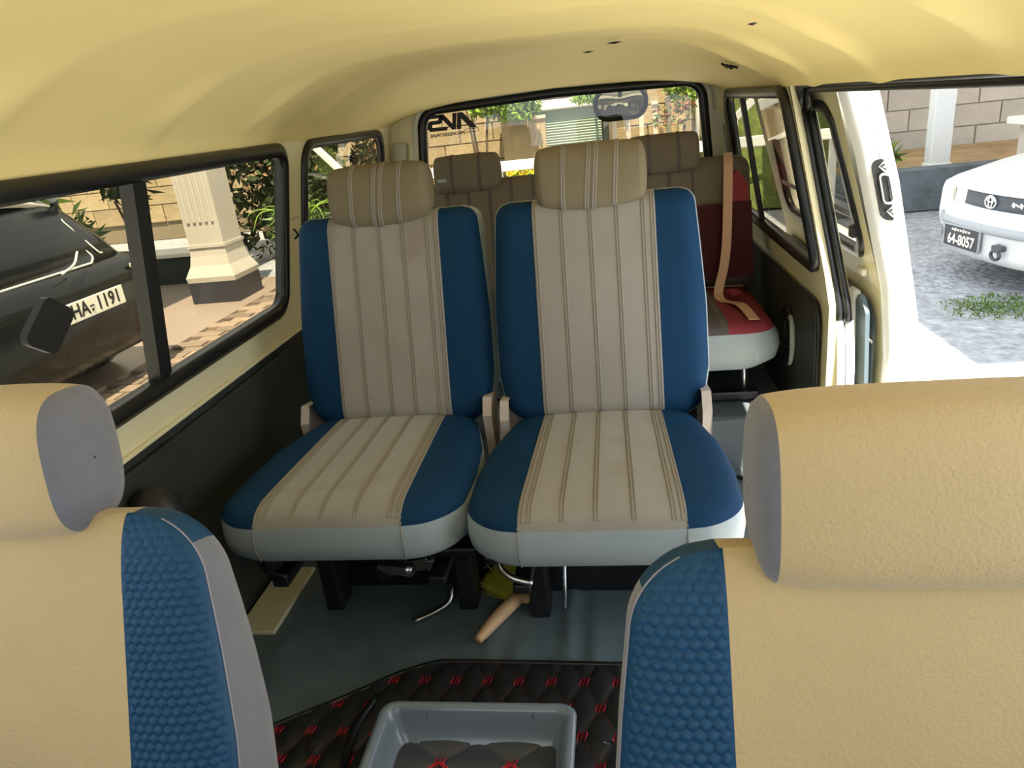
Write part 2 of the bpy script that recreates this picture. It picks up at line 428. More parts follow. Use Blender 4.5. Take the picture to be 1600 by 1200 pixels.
V, F = text_mesh('PROFESSIONAL', .017, shear=.2, sx=1.25, bold=.0006)
V2 = np.stack([-V[:, 0] - .425, np.full(len(V), YR - .001), V[:, 1] + 1.050], 1)
M('sticker_lettering', V2, F, 'sticker_black', win3)
sweep2('sticker_box', rrect(-.352, -.296, 1.051, 1.063, .002, 2), lambda a, b, h=0: (a, YR - .001 + h, b), [(.001, -.0006), (.001, .0006), (-.001, .0006), (-.001, -.0006)], 'sticker_black', win3)

# right wall ----------------------------------------------------------------
Rr = side(1)
wr2 = empty('wall_right', kind='structure'); tag(wr2, 'cream painted side wall with the open sliding door gap', 'wall')
w4 = rounded_poly([(1.888, ZW0), (2.96, ZW0), (2.90, ZW1 + .004), (1.968, ZW1 + .004)], [.04, .07, .05, .06])
plate('rear_skin', [[(1.855, ZT), (3.0, ZT), (3.0, 1.13), (1.946, 1.13)], w4], Rr, 'cream', wr2)
plate('sill_strip', [[(1.84, ZS), (3.0, ZS), (3.0, ZT), (1.855, ZT)]], Rr, 'cream', wr2)
plate('lower_panel', [[(1.835, 0), (3.0, 0), (3.0, ZS), (1.84, ZS)]], lambda y, z: (.748, y, z), 'cream', wr2)
tb = rounded_poly([(1.885, .02), (2.99, .02), (2.99, ZS - .012), (1.90, ZS - .012)], [.03, .03, .03, .06], 5)
plate('lower_trim', [tb], lambda y, z: (.738, y, z), 'dark_card', wr2, thick=-.008, nrm=(-1, 0, 0))
sweep2('trim_edging', tb, lambda y, z, h=0: (.737 + h, y, z), [(.006, -.005), (.006, .005), (-.006, .005), (-.006, -.005)], 'rubber', wr2)
plate('front_skin', [[(-.75, 0), (.66, 0), (.66, 1.13), (-.35, 1.13), (-.75, .7)], wfr], Rr, 'cream', wr2)
plate('header', [[(.55, 1.105), (2.0, 1.105), (2.0, 1.14), (.55, 1.14)]], lambda y, z: (wx(z), y, z), 'cream', wr2)
# arched pull handle and speaker on the trim
tube('pull_handle', [(.722, 2.14 - .035 * math.sin(t), .385 + .075 * math.cos(t)) for t in np.linspace(-.6, PI + .2, 20)], [.003 + .005 * math.sin(k / 19 * PI) for k in range(20)], 'car_grey_strip', wr2, 8)
for rr in (.075, .055, .035):
    tube('speaker_ring', [(.728, 2.20 + rr * math.cos(t), .40 + rr * math.sin(t)) for t in np.linspace(0, 2 * PI, 24, endpoint=False)], .006, 'black_plastic', wr2, 6, True)
# pillar jamb behind the door opening
JZ = [0, .3, .53, .645, .8, .95, 1.04, 1.10]
def jx(z): return wx(z) + lerp(z, [0, .53, 1.1], [.030, .030, .030])
def jy(z): return lerp(z, [0, .44, .56, .65, .84, 1.0, 1.1], [1.80, 1.825, 1.867, 1.903, 1.938, 1.965, 2.005])
def we(z): return lerp(z, [ZW0, ZW1], [1.885, 1.965])
def ey(z): return lerp(z, [0, .43, .568, .645, 1.10, 1.13], [1.835, 1.835, 1.84, 1.855, 1.940, 1.946])
G('door_jamb', [[(wx(z), ey(z), z), (wx(z) + .008, ey(z) + .002, z), (wx(z) + .018, ey(z) * .6 + jy(z) * .4, z), (jx(z), jy(z), z), (jx(z) + .02, jy(z) + .004, z), (jx(z) + .04, jy(z) + .03, z)] for z in np.linspace(0, 1.10, 30)], 'cream', wr2)
def strip_path(z0):
    pts = [(jx(z), jy(z) - .006, z) for z in np.linspace(z0, 1.03, 22)]
    xt = jx(1.10)
    for t in np.linspace(.15, PI / 2, 8):
        pts.append((jx(1.03 + .075 * math.sin(t)), jy(1.03) - .075 * (1 - math.cos(t)) + .012, 1.03 + .075 * math.sin(t)))
    pts += [(xt, y, 1.106) for y in np.linspace(1.88, .66, 24)]
    return pts
sp = strip_path(.53)
tube('weatherstrip', sp, .0135, 'rubber', wr2, 8)
tube('weatherstrip_lip', [(p[0] + .016, p[1] - .014 if p[2] < 1.09 else p[1], p[2] - (.016 if p[2] > 1.03 else 0)) for p in sp], .010, 'rubber', wr2, 8)
tube('pinch_flange', [(jx(z), jy(z) - .006, z) for z in np.linspace(0, .53, 10)], .011, 'white_paint', wr2, 6)
tube('pinch_flange', [(jx(z) + .020, jy(z) - .014, z) for z in np.linspace(0, .53, 10)], .011, 'white_paint', wr2, 6)
box('striker_cover', (.022, .05, .20), (.822, 1.90, .50), 'white_paint', wr2, .01)
tube('striker_pin', [(.83, 1.85, .50), (.838, 1.825, .485), (.845, 1.81, .480)], .005, 'steel', wr2, 6)
G('roof_rail_inner', [[(wx(1.10), y, 1.10), (jx(1.10), y, 1.118), (jx(1.10) + .05, y, 1.135)] for y in np.linspace(.66, 2.04, 12)], 'cream', wr2)
box('step_plate', (.20, 1.20, .012), (.665, 1.27, .006), 'cream', wr2, .004)

win4 = empty('window_4', kind='structure'); tag(win4, 'tall rear quarter window with reflections beside the red seat', 'window')
sweep2('rubber_seal', w4, lambda y, z, h=0: Rr(y, z, h), [(.012, .012), (-.018, .012), (-.018, -.016), (-.004, -.022), (.012, -.016)], 'rubber', win4)
pane('pane', w4, lambda y, z: Rr(y, z, .004), 'glass_tint', win4)
V = []
for z in (ZW0, ZW1):
    for dy in (-.011, .011):
        for h in (-.010, .006): V.append(Rr(2.62 + dy, z, h))
M('mullion', V, [(0, 1, 5, 4), (2, 6, 7, 3), (0, 4, 6, 2), (1, 3, 7, 5), (0, 2, 3, 1), (4, 5, 7, 6)], 'rubber', win4)

# front end of the cabin, behind the camera: scuttle, header, dash
wf = empty('wall_front', kind='structure'); tag(wf, 'front bulkhead and dashboard under the windscreen opening', 'wall')
box('bulkhead', (1.5, .04, .74), (0, -.80, .37), 'dark_card', wf)
box('dashboard', (1.46, .30, .16), (0, -.64, .70), 'door_card', wf, .03)
box('windscreen_header', (1.28, .06, .04), (0, -.36, 1.20), 'headliner', wf, .01)
for sx in (-1, 1): tube('windscreen_pillar', [(sx * .74, -.78, .70), (sx * .64, -.36, 1.17)], .03, 'cream', wf, 8)

# roof skin over the headliner (keeps the sun out)
RS = [[(x, y, 1.135 + .17 * (1 - (abs(x) / .72) ** 4)) for x in np.linspace(-.72, .72, 15)] for y in (-.40, 1.3, 2.6, 3.05)]
for q in RS[-1]: pass
roof = G('roof_skin', RS, 'white_paint', None); tag(roof, 'white painted steel roof of the van', 'roof', kind='structure')

# sliding door, pushed back outside ------------------------------------------
D = empty('door_1', (0, 0, 0), kind='structure'); tag(D, 'white sliding door pushed back, showing its latch edge', 'door')
def dxi(z): return lerp(z, [0, .45, .62, .684, .95, 1.12], [.865, .862, .845, .829, .764, .708])
def dxo(z): return lerp(z, [0, .41, .61, .88, 1.10, 1.14], [.945, .942, .905, .8475, .784, .770])
DY0, DY1 = 1.74, 2.78
dw = rounded_poly([(1.85, .69), (2.66, .69), (2.62, 1.05), (1.885, 1.05)], [.05, .07, .07, .06], 6)
fi = lambda y, z, h=0.0: (dxi(z) + h, y, z)
fo = lambda y, z, h=0.0: (dxo(z) + h, y, z)
plate('inner_skin', [[(DY0 + .045, .02), (DY1, .02), (DY1, .62), (DY1, 1.12), (DY0 + .045, 1.12), (DY0 + .045, .62), (DY0 + .045, .45)], dw], fi, 'cream', D)
plate('outer_skin', [[(DY0, -.12), (DY1, -.12), (DY1, .41), (DY1, .61), (DY1, 1.14), (DY0, 1.14), (DY0, .61), (DY0, .41)], dw], fo, 'white_paint', D)
G('latch_edge', [[(dxi(z), DY0 + .045, z), (dxi(z) + .008, DY0 + .02, z), (dxi(z) + .020, DY0 + .010, z), (dxo(z) - .022, DY0 + .010, z), (dxo(z) - .018, DY0 + .002, z), (dxo(z), DY0 - .006, z), (dxo(z) + .004, DY0 + .004, z)] for z in np.linspace(-.12, 1.14, 50)], 'white_paint', D)
sweep2('window_reveal', dw, lambda y, z, h=0: (dxi(z) * (1 - h) + dxo(z) * h, y, z), [(0, 0), (0, 1.0), (-.004, 1.0), (-.004, 0)], 'white_paint', D)
sweep2('rubber_seal', dw, fi, [(.012, .012), (-.016, .012), (-.016, -.010), (.012, -.010)], 'rubber', D)
pane('pane', dw, lambda y, z: (dxi(z) + .03, y, z), 'glass_tint', D)
G('window_rail', [[(dxi(z) - .010, y, z) for y in (1.84, 2.66)] for z in (.785, .80)], 'rubber', D)
box('window_catch', (.015, .03, .03), (dxi(.75) - .012, 1.875, .75), 'black_plastic', D, .004)
dc = rounded_poly([(1.80, .04), (2.72, .04), (2.72, .60), (1.84, .585), (1.80, .54)], [.03, .03, .03, .02, .02], 4)
plate('door_card', [dc], lambda y, z: (dxi(z) - .010, y, z), 'door_card', D)
plate('handle_recess', [rounded_poly([(1.80, .30), (1.87, .30), (1.875, .575), (1.835, .605), (1.80, .56)], .015, 4)], lambda y, z: (dxi(z) - .022, y, z), 'door_card', D, thick=-.01, nrm=(-1, 0, 0))
sweep2('handle_rim', rounded_poly([(1.815, .36), (1.855, .36), (1.855, .50), (1.815, .50)], .012, 4), lambda y, z, h=0: (dxi(z) - .026 + h, y, z), [(.004, -.003), (.004, .003), (-.004, .003), (-.004, -.003)], 'pillar_grey', D)
box('trim_clip', (.012, .05, .018), (dxi(.65) - .008, 1.88, .648), 'coping_white', D, .004)
# latch plate on the leading edge
zc = .862
lpx = lambda z: (dxi(z) + dxo(z)) / 2 + .006
lat = rounded_poly([(-.019, -.068), (.019, -.068), (.019, .068), (-.019, .068)], .017, 5)
plate('latch_plate', [lat], lambda a, b: (lpx(zc + b) + a, DY0 + .004, zc + b), 'black_plastic', D, thick=.008, nrm=(0, -1, 0))
sweep2('latch_slot', rrect(-.010, .010, -.028, .036, .009, 4), lambda a, b, h=0: (lpx(zc + b) + a, DY0 - .001 + h, zc + b), [(.003, -.003), (.003, .002), (-.002, .002), (-.002, -.003)], 'steel', D)
for zz in (.050, -.050):
    for pts in ([(.008, .014), (-.008, .004), (.008, -.012)], [(-.002, .002), (.012, .002)]):
        tube('latch_screw', [(lpx(zc + zz + b) + a, DY0 - .003, zc + zz + b) for a, b in pts], .0028, 'steel', D, 6)

# ------------------------------------------------------------------ outside: ground and walls
GZ = -.45
ground = plate('ground', [[(-16, -14), (18, -14), (18, 22), (-16, 22)]], lambda x, y: (x, y, GZ - .01), 'gravel'); tag(ground, 'pale grey gravel yard around the van', 'ground', kind='structure')
slab = plate('pavement_slab', [[(.6, -12), (3.2, -12), (2.35, 3.55), (1.75, 4.25), (1.2, 4.75), (.6, 4.9)]], lambda x, y: (x, y, GZ + .02), 'concrete', thick=.05)
tag(slab, 'sunlit concrete driveway slab beside the sliding door', 'pavement', kind='structure')
slab2 = plate('pavement_apron', [[(-6, -12), (.58, -12), (.58, -1.4), (-6, -1.4)]], lambda x, y: (x, y, GZ + .02), 'concrete', thick=.05)
tag(slab2, 'concrete apron in front of the van', 'pavement', kind='structure')

porch = plate('floor_porch', [[(-7.2, 2.2), (-3.45, 2.2), (-3.45, 7.9), (-7.2, 7.9)]], lambda x, y: (x, y, GZ + .03), 'porch_tile', thick=.06)
tag(porch, 'smooth brown tiled porch floor under the black car', 'floor', kind='structure')
pav = plate('pavement_block', [[(-3.45, 3.2), (-1.6, 3.2), (-1.6, 9.4), (-3.45, 9.4)]], lambda x, y: (x, y, GZ), 'mortar', thick=.04)
tag(pav, 'brown concrete paver path between van and porch', 'pavement', kind='structure')
pm = None
k = 0
for j, y in enumerate(np.arange(3.6, 8.2, .142)):
    for i, x in enumerate(np.arange(-3.33, -1.7, .282)):
        xx = x + (.14 if j % 2 else 0)
        if xx > -1.75 or (xx > -2.35 and y < 4.6) or (xx > -2.0): continue
        if pm is None:
            pm = box('paver', (.262, .124, .03), (0, 0, 0), 'paver', pav, .006); o = pm; o.location = (xx, y, GZ + .012)
        else:
            o = copy_obj(pm, pav, (xx, y, GZ + .012 + random.uniform(-.003, .004)))
        o.rotation_euler = (random.uniform(-.01, .01), random.uniform(-.01, .01), 0)

def block_wall(name, origin, ang, Wd, Ht, bw, bh, m, mm, label, skip=None, dep=.2, brick='block'):
    e = empty(name, origin, ang, kind='structure'); tag(e, label, 'wall')
    box('wall_core', (Wd, dep, Ht), (Wd / 2, dep / 2 + .02, Ht / 2), mm, e)
    first = None; rows = int(Ht / bh); n = 0
    for r in range(rows):
        x = -(bw / 2 if r % 2 else 0)
        while x < Wd:
            a, b = max(x, 0), min(x + bw, Wd); x += bw
            if b - a < bw * .95: continue
            c = ((a + b) / 2, .01, (r + .5) * bh)
            if skip and skip(*c): continue
            if first is None:
                first = box(brick, (bw - .018, .05, bh - .016), (0, 0, 0), m, e, .006); first.location = c
            else:
                o = copy_obj(first, e, (c[0], c[1] + random.uniform(-.008, .006), c[2]))
            n += 1
    return e

# tall boundary wall behind the van
wb = block_wall('wall_boundary', (-5.4, 12.0, GZ), 0, 8.1, 3.08, .54, .28, 'block', 'mortar',
                'sunlit tan block boundary wall behind the van', skip=lambda x, y, z: (4.15 < x < 5.75 and z < 1.75) or z < .5)
wb2 = block_wall('wall_yard', (2.8, 12.2, GZ), -.05, 7.4, 3.1, .62, .31, 'block_pale', 'mortar_pale',
                 'pale block yard wall behind the white car', skip=lambda x, y, z: x > 6.3 or z < .25)
# side boundary on the porch side
wside = block_wall('wall_garden', (-15.2, 12.4, GZ), 0, 9.8, 3.1, .70, .31, 'block', 'mortar',
                   'sunlit stone garden wall beyond the porch', skip=lambda x, y, z: z < .3)
dado = box('wall_dado', (3.6, .34, .34), (-6.3, 8.15, GZ + .17), 'dado_dark'); tag(dado, 'low dark green dado wall behind the fluted column', 'wall', kind='structure')
cop = box('coping', (3.7, .46, .05), (0, 0, 0), 'coping_white', dado, .01); cop.location = (-6.3, 8.15, GZ + .365)

proof = box('roof_porch', (4.6, 12.0, .16), (-6.3, 2.0, 2.55), 'column_white'); tag(proof, 'flat white porch roof over the black car', 'roof', kind='structure')

# porch column
C = empty('porch_column', (-3.86, 7.0, GZ), 0, 'white fluted porch column with flared base on dark plinth', 'column')
def sq(h): return np.array([(-h, -h), (h, -h), (h, h), (-h, h)])
def ring(h, z): return [(x, y, z) for x, y in sq(h)]
cz0 = .03
G('plinth', [ring(.26, 0), ring(.26, cz0 + .22)], 'plinth_dark', C, cu=True, caps=True, smooth=False)
G('base_flare', [ring(.26, cz0 + .22), ring(.268, cz0 + .27), ring(.255, cz0 + .30), ring(.217, cz0 + .38), ring(.198, cz0 + .48), ring(.192, cz0 + .56)], 'column_white', C, cu=True, caps=True, smooth=False)
G('collar', [ring(.207, cz0 + .56), ring(.207, cz0 + .59)], 'column_white', C, cu=True, caps=True, smooth=False)
G('shaft', [ring(.19, cz0 + .59), ring(.19, 2.93)], 'column_white', C, cu=True, caps=True, smooth=False)
for i in range(5):
    box('flute_rib', (.036, .03, 1.95), (-.13 + i * .065, -.192, cz0 + .80 + .98), 'column_white', C, .010)

# shutter gate in the boundary wall
SG = empty('shutter_gate', (-.45, 11.88, GZ), 0, 'pale green ribbed roller shutter gate set between dark posts', 'gate')
rows = []
for k in range(76):
    z = .02 + k * .0195; y = -.012 if k % 2 else .006
    rows.append([(-.50, y, z), (.56, y, z)])
G('shutter_curtain', rows, 'shutter_green', SG, smooth=False)
box('shutter_box', (1.10, .16, .14), (.03, -.02, 1.56), 'coping_white', SG, .015)
for x in (-.57, .62): box('gate_post', (.09, .14, 1.70), (x, -.02, .85), 'post_grey', SG, .01)
box('bottom_bar', (1.06, .04, .07), (.03, -.02, .06), 'post_grey', SG, .01)

# stepped parapet left and right of the gate
for nm, x0, dx, lab in (('stepped_parapet', -1.35, .135, 'stepped concrete parapet descending toward the shutter gate'), ('stepped_parapet', 1.05, -.0, 'low stepped parapet right of the shutter gate')):
    e = empty(nm, (0, 11.64, GZ), 0, lab, 'parapet')
    for k in range(5):
        if dx: x, zt = x0 + k * dx, 1.72 - k * .085
        else: x, zt = .30 + k * .20, 1.28 + k * .04
        box('pillar', (.135 if dx else .07, .12, zt), (x, 0, zt / 2), 'block' if dx else 'block_pale', e, .004)
        box('cap', (.15 if dx else .10, .18, .05), (x, 0, zt + .025), 'block_pale', e, .008)
dp = tube('drain_pipe', [(1.55, 11.85, GZ), (1.55, 11.85, 2.2)], .035, 'rail_white', None, 8); tag(dp, 'thin white drain pipe on the boundary wall', 'pipe')

# white rail crossing behind the van, with sloping ends
wrl = empty('guard_rail', (0, 7.4, GZ), 0, 'white painted guard rail crossing behind the rear window', 'railing')
box('top_rail', (5.2, .05, .10), (.1, 0, 1.04), 'rail_white', wrl, .01)
for x in (-2.3, -.9, .9, 2.3): box('rail_post', (.07, .05, 1.0), (x, .05, .5), 'rail_white', wrl, .01)
box('sloping_rail', (.07, .05, 1.5), (-2.72, .02, 1.36), 'rail_white', wrl, .01, RY(-.72))
br = empty('stair_rail', (1.95, 9.6, GZ), 0, 'white sloping hand rail on the grassy bank', 'railing')
box('sloping_rail', (.09, .06, 1.5), (.30, 0, 1.62), 'rail_white', br, .01, RY(.85))
box('rail_post', (.09, .06, 1.18), (-.22, 0, .60), 'rail_white', br, .01)
# grass bank behind right quarter
bank = G('ground_bank', [[(x, y, GZ + max(0, (y - 9.9) * 1.15) * min(1, max(0, (x - 1.5) / .3)) * min(1, max(0, (3.6 - x) / .5)) + .03 * math.sin(7 * x + 5 * y)) for x in np.linspace(1.5, 3.6, 22)] for y in np.linspace(9.8, 11.9, 20)], 'grass')
tag(bank, 'green and tan grassy bank behind the quarter window', 'ground', kind='structure')

# right yard: low wall, white post, concrete box
lw = box('wall_low', (3.6, .30, .46), (4.4, 8.95, GZ + .23), 'low_wall', None, .01); tag(lw, 'low dark grey retaining wall by the white car', 'wall', kind='structure')
bed = box('ground_bed', (3.6, 2.6, .40), (4.4, 10.4, GZ + .20), 'earth'); tag(bed, 'raised earth planting bed behind the low wall', 'ground', kind='structure')
wp = empty('white_post', (3.98, 9.3, GZ + .40), 0, 'square white post rising behind the low dark wall', 'post')
box('shaft', (.22, .18, 2.9), (0, 0, 1.45), 'rail_white', wp, .012); box('foot', (.25, .21, .06), (0, 0, .03), 'coping_white', wp, .008)
cpr = box('roof_shade', (7.0, 9.6, .10), (6.15, 7.2, 3.0), 'coping_white'); tag(cpr, 'unseen flat roof added to shade the white car', 'roof', kind='structure')  # out of view, added to keep sun off the gravel and yard wall
cb = empty('concrete_bin', (5.15, 8.3, GZ), 0, 'pale concrete box with slab lid behind the white car', 'box')
box('body', (1.3, .7, .86), (0, 0, .43), 'block_pale', cb, .02); box('lid', (1.5, .85, .08), (0, 0, .90), 'coping_white', cb, .015)

# ------------------------------------------------------------------ plants
def leaves(name, cs, n, size, m, parent, aspect=.45, seed=1):
    """cs: list of (centre, radii) blobs filled with small bent leaves"""
    rg = np.random.default_rng(seed); V = []; F = []
    for k in range(n):
        c, r = cs[rg.integers(len(cs))]
        d = rg.normal(size=3); d /= np.linalg.norm(d); d *= rg.random() ** (1 / 2.4)
        p = np.array(c) + d * np.array(r)
        a = rg.normal(size=3); a /= np.linalg.norm(a); b = np.cross(a, rg.normal(size=3)); b /= np.linalg.norm(b); nn = np.cross(a, b)
        s = size * (.6 + .8 * rg.random()); w = s * aspect
        i = len(V)
        V += [p - a * s * .5, p + b * w * .5 + nn * s * .08, p + a * s * .5 - nn * s * .05, p - b * w * .5 + nn * s * .08]
        F += [(i, i + 1, i + 2), (i, i + 2, i + 3)]
    o = M(name, V, F, m, parent); o['kind'] = 'stuff'; return o

def bush(name, loc, blobs, parts, label, cat='bush', stems=3, h=.8, group=None):
    e = empty(name, loc, 0, label, cat, group)
    for q, (n, s, m, asp) in enumerate(parts): leaves('foliage', blobs, n, s, m, e, asp, seed=q + int(abs(loc[0] * 13 + loc[1] * 7)))
    for k in range(stems):
        a = 2 * PI * k / max(stems, 1)
        tube('stem', smooth_path([(0.05 * math.cos(a), .05 * math.sin(a), 0), (.1 * math.cos(a), .1 * math.sin(a), h * .5), (.22 * math.cos(a), .22 * math.sin(a), h)], 3), .018, 'bark', e, 5)
    return e

bush('ivy_hedge', (-4.25, 9.4, GZ), [((0, 0, 1.5), (1.0, .5, 1.6)), ((-.6, .1, 2.4), (.9, .5, .9)), ((.5, 0, .7), (.7, .4, .7)), ((.7, .3, 2.2), (.6, .5, 1.0))],
     [(6500, .15, 'leaf_dark', .55), (2200, .12, 'leaf_dry', .4), (1200, .11, 'leaf_mid', .4)], 'dark overgrown ivy hedge with dry leaves behind the column', 'hedge', 5, 2.2)
bush('dry_creeper', (-3.0, 10.6, GZ), [((0, 0, 1.6), (.55, .4, 1.5)), ((.2, 0, 2.6), (.7, .4, .5)), ((-.2, 0, .8), (.5, .4, .6))],
     [(1700, .12, 'leaf_dark', .45), (1300, .11, 'leaf_dry', .4), (300, .10, 'leaf_mid', .4)], 'half dry creeper climbing the boundary wall corner', 'creeper', 4, 2.3)
hose = tube('garden_hose', smooth_path([(-2.78, 10.0, 1.05), (-2.74, 10.0, .6), (-2.62, 10.0, .2), (-2.60, 10.0, GZ)], 6), .022, 'hose_blue' if 'hose_blue' in MATS else 'vinyl_grey', None, 6)
mat('hose_blue', (.12, .30, .45), .5); hose.data.materials[0] = MATS['hose_blue']; tag(hose, 'blue garden hose hanging beside the dry creeper', 'hose')
bush('banana_plant', (-9.2, 9.6, GZ), [((0, 0, 1.5), (.8, .5, .45)), ((.7, .2, 1.2), (.6, .5, .4))], [(240, .55, 'leaf_bright', .35), (90, .5, 'leaf_mid', .35)], 'bright green broad leaved plant above the black car roof', 'plant', 3, 1.0)
bush('cactus_clump', (-6.9, 8.9, GZ), [((0, 0, .55), (.25, .25, .45))], [(80, .34, 'leaf_mid', .18)], 'small upright spiky plant beside the window mullion', 'plant', 2, .6)
bush('thin_sapling', (-5.9, 8.75, GZ), [((0, 0, 1.10), (.32, .32, .22))], [(46, .30, 'leaf_dark', .2)], 'thin dark sapling left of the fluted column', 'plant', 2, 1.0)
bush('leafy_shrub', (-1.75, 11.32, GZ), [((.62, 0, 1.58), (.40, .2, .20)), ((.25, 0, 1.66), (.35, .2, .2))], [(700, .12, 'leaf_bright', .4), (500, .12, 'leaf_mid', .4)], 'sunlit leafy shrub over the stepped parapet', 'shrub', 3, 1.8)
bush('overhanging_shrub', (.22, 11.4, GZ + 1.5), [((-.1, 0, .10), (.45, .2, .09)), ((.05, 0, .04), (.30, .2, .15)), ((1.1, 0, .10), (.3, .2, .20))], [(900, .11, 'leaf_bright', .35), (500, .11, 'leaf_mid', .35)], 'leafy branches hanging over the shutter gate', 'shrub', 3, .4)
bush('bougainvillea', (1.05, 10.9, GZ), [((0, 0, 1.22), (.30, .2, .20)), ((.22, 0, 1.36), (.16, .15, .14))], [(130, .07, 'flower_red', .5), (120, .08, 'leaf_mid', .4)], 'small red flowering shrub right of the shutter gate', 'shrub', 3, 1.1)
for (x, y, s, lab) in ((-.75, 8.4, .9, 'yellow flowering potted plant, larger of the pair'), (-1.16, 8.5, .6, 'small grey pot with sparse green leaves'), (-1.98, 8.4, .7, 'yellow potted plant peeking beside the far headrest')):
    e = empty('potted_plant', (x, y, GZ + .55), 0, lab, 'potted plant', 'pots on the ledge behind the van')
    G('pot', [[(r * math.cos(t) * s, r * math.sin(t) * s, z * s) for t in np.linspace(0, 2 * PI, 14, endpoint=False)] for r, z in ((.08, 0), (.12, .18), (.13, .18), (.13, .21), (.11, .21))], 'pot_grey' if s > .65 else 'post_grey', e, cu=True, caps=True)
    leaves('foliage', [((0, 0, .34 * s), (.24 * s, .2 * s, .16 * s))], 130, .09, 'flower_yellow' if s > .65 else 'leaf_mid', e, .6, 3)
    if s > .65: leaves('foliage', [((0, 0, .28 * s), (.2 * s, .18 * s, .13 * s))], 90, .09, 'leaf_bright', e, .5, 4)
ledge = box('wall_ledge', (3.1, .5, .55), (-1.0, 8.45, GZ + .275), 'concrete', None, .02); tag(ledge, 'low concrete ledge carrying the flower pots', 'wall', kind='structure')
# potted plant by column
e = empty('potted_fern', (-3.34, 7.95, GZ), 0, 'pale round planter with spreading fern beside the column', 'potted plant')
G('pot', [[(r * math.cos(t), r * math.sin(t), z) for t in np.linspace(0, 2 * PI, 18, endpoint=False)] for r, z in ((.20, 0), (.27, .36), (.29, .36), (.29, .42), (.25, .42))], 'pot_grey', e, cu=True, caps=True)
leaves('foliage', [((0, 0, .60), (.36, .36, .24))], 220, .22, 'leaf_mid', e, .2, 5)
for k in range(9):
    a = k * .7; tube('frond', smooth_path([(0, 0, .4), (.2 * math.cos(a), .2 * math.sin(a), .75), (.48 * math.cos(a), .48 * math.sin(a), .80), (.62 * math.cos(a), .62 * math.sin(a), .62)], 4), [.012 - .0008 * q for q in range(13)], 'leaf_bright', e, 5)
bush('grass_tuft', (3.28, 9.4, GZ + .40), [((0, 0, .16), (.3, .25, .16))], [(120, .32, 'leaf_bright', .10), (80, .30, 'leaf_mid', .1)], 'spiky green grass tuft beside the white post', 'plant', 0)
gp = leaves('grass_patch', [((2.75, 4.95, GZ + .02), (.42, .30, .025)), ((3.3, 4.7, GZ + .02), (.3, .25, .025)), ((2.95, 4.35, GZ + .02), (.2, .15, .02))], 1500, .05, 'leaf_mid', None, .2, 9)
tag(gp, 'short green grass patch growing through the gravel', 'grass', kind='stuff')

# ------------------------------------------------------------------ black hatchback (rear faces the van)
BC = empty('black_car', (-3.20, 4.08, GZ), 0, 'glossy black car parked with its rear to the van', 'car')
def rr_ring(hw, z0, z1, x, r, n=4): return [(x, p[0], p[1]) for p in rrect(-hw, hw, z0, z1, r, n)]
G('body', [rr_ring(hw, z0, z1, x, r) for x, hw, z0, z1, r in ((.0, .70, .36, .74, .10), (-.03, .80, .28, .84, .12), (-.12, .85, .24, .90, .10), (-.5, .87, .22, .93, .10), (-2.4, .87, .22, .93, .10), (-3.2, .85, .22, .88, .12), (-3.9, .78, .28, .72, .15))], 'car_black', BC, cu=True, caps=True)
def plan(xr, xf, hw, z, r, n=5): return [(p[0], p[1], z) for p in rrect(xf, xr, -hw, hw, r, n)]
G('cabin', [plan(-.10, -2.9, .80, .88, .18), plan(-.20, -2.7, .77, 1.05, .22), plan(-.36, -2.35, .70, 1.25, .24), plan(-.46, -2.1, .62, 1.34, .24), plan(-.62, -1.9, .45, 1.385, .22), plan(-.9, -1.6, .2, 1.40, .1)], 'car_black', BC, cu=True, caps=True)
def rg(y, z, h=0.0):
    t = (z - .88) / (1.34 - .88); return (-.10 - .36 * t ** 1.2 + .012 + h - .16 * (abs(y) / .62) ** 4 * (.35 + .65 * t), y, z)
gl = rounded_poly([(-.42, .905), (.36, .905), (.46, .97), (.44, 1.25), (.30, 1.29), (-.36, 1.29), (-.50, 1.25), (-.54, .97)], [.03, .03, .02, .03, .03, .03, .03, .02], 3)
gl = rounded_poly([(-.47, .90), (.36, .90), (.42, .93), (.40, 1.22), (-.44, 1.27), (-.53, .96)], [.02, .02, .02, .05, .05, .02], 3)
plate('rear_glass', [gl], rg, 'car_glass', BC)
sweep2('glass_trim', gl, lambda y, z, h=0: rg(y, z, h), [(.010, -.004), (.010, .006), (-.002, .006), (-.002, -.004)], 'pillar_grey', BC)
qg = rounded_poly([(.50, .935), (.72, .965), (.66, 1.14), (.60, 1.20), (.47, 1.19)], .02, 3)
fq = lambda y, z, h=0.0: (-.11 - .10 * ((y - .45) / .25) ** 2 - .36 * max(0, (z - .88) / .46) ** 1.2 + .018 + h, y, z)
plate('quarter_glass', [qg], fq, 'car_glass', BC)
sweep2('quarter_trim', qg, fq, [(.008, -.004), (.008, .006), (-.003, .006), (-.003, -.004)], 'pillar_grey', BC)
G('spoiler_highlight', [[(-.40 - .03 * abs(y) - s * .10, y, 1.325 + .02 * s - .10 * (y / .6) ** 2 + dz) for y in np.linspace(-.6, .55, 20)] for s, dz in ((0, 0), (-.12, .02), (-.12, .035), (.9, .05))], 'lens_and_glint', BC)  # pale colour paints the highlight along the black roof edge
tube('parking_mirror_stalk', [(-.40, .46, 1.19), (-.36, .50, 1.26), (-.35, .52, 1.32)], [.05, .03, .02], 'car_black', BC, 8)
G('parking_mirror', [[(-.35 + .03 * math.cos(p) , .50 + .065 * math.sin(p) * math.cos(t), 1.37 + .075 * math.sin(p) * math.sin(t)) for t in np.linspace(0, 2 * PI, 16, endpoint=False)] for p in np.linspace(.05, PI - .05, 8)], 'car_grey_strip', BC, cu=True, caps=True)
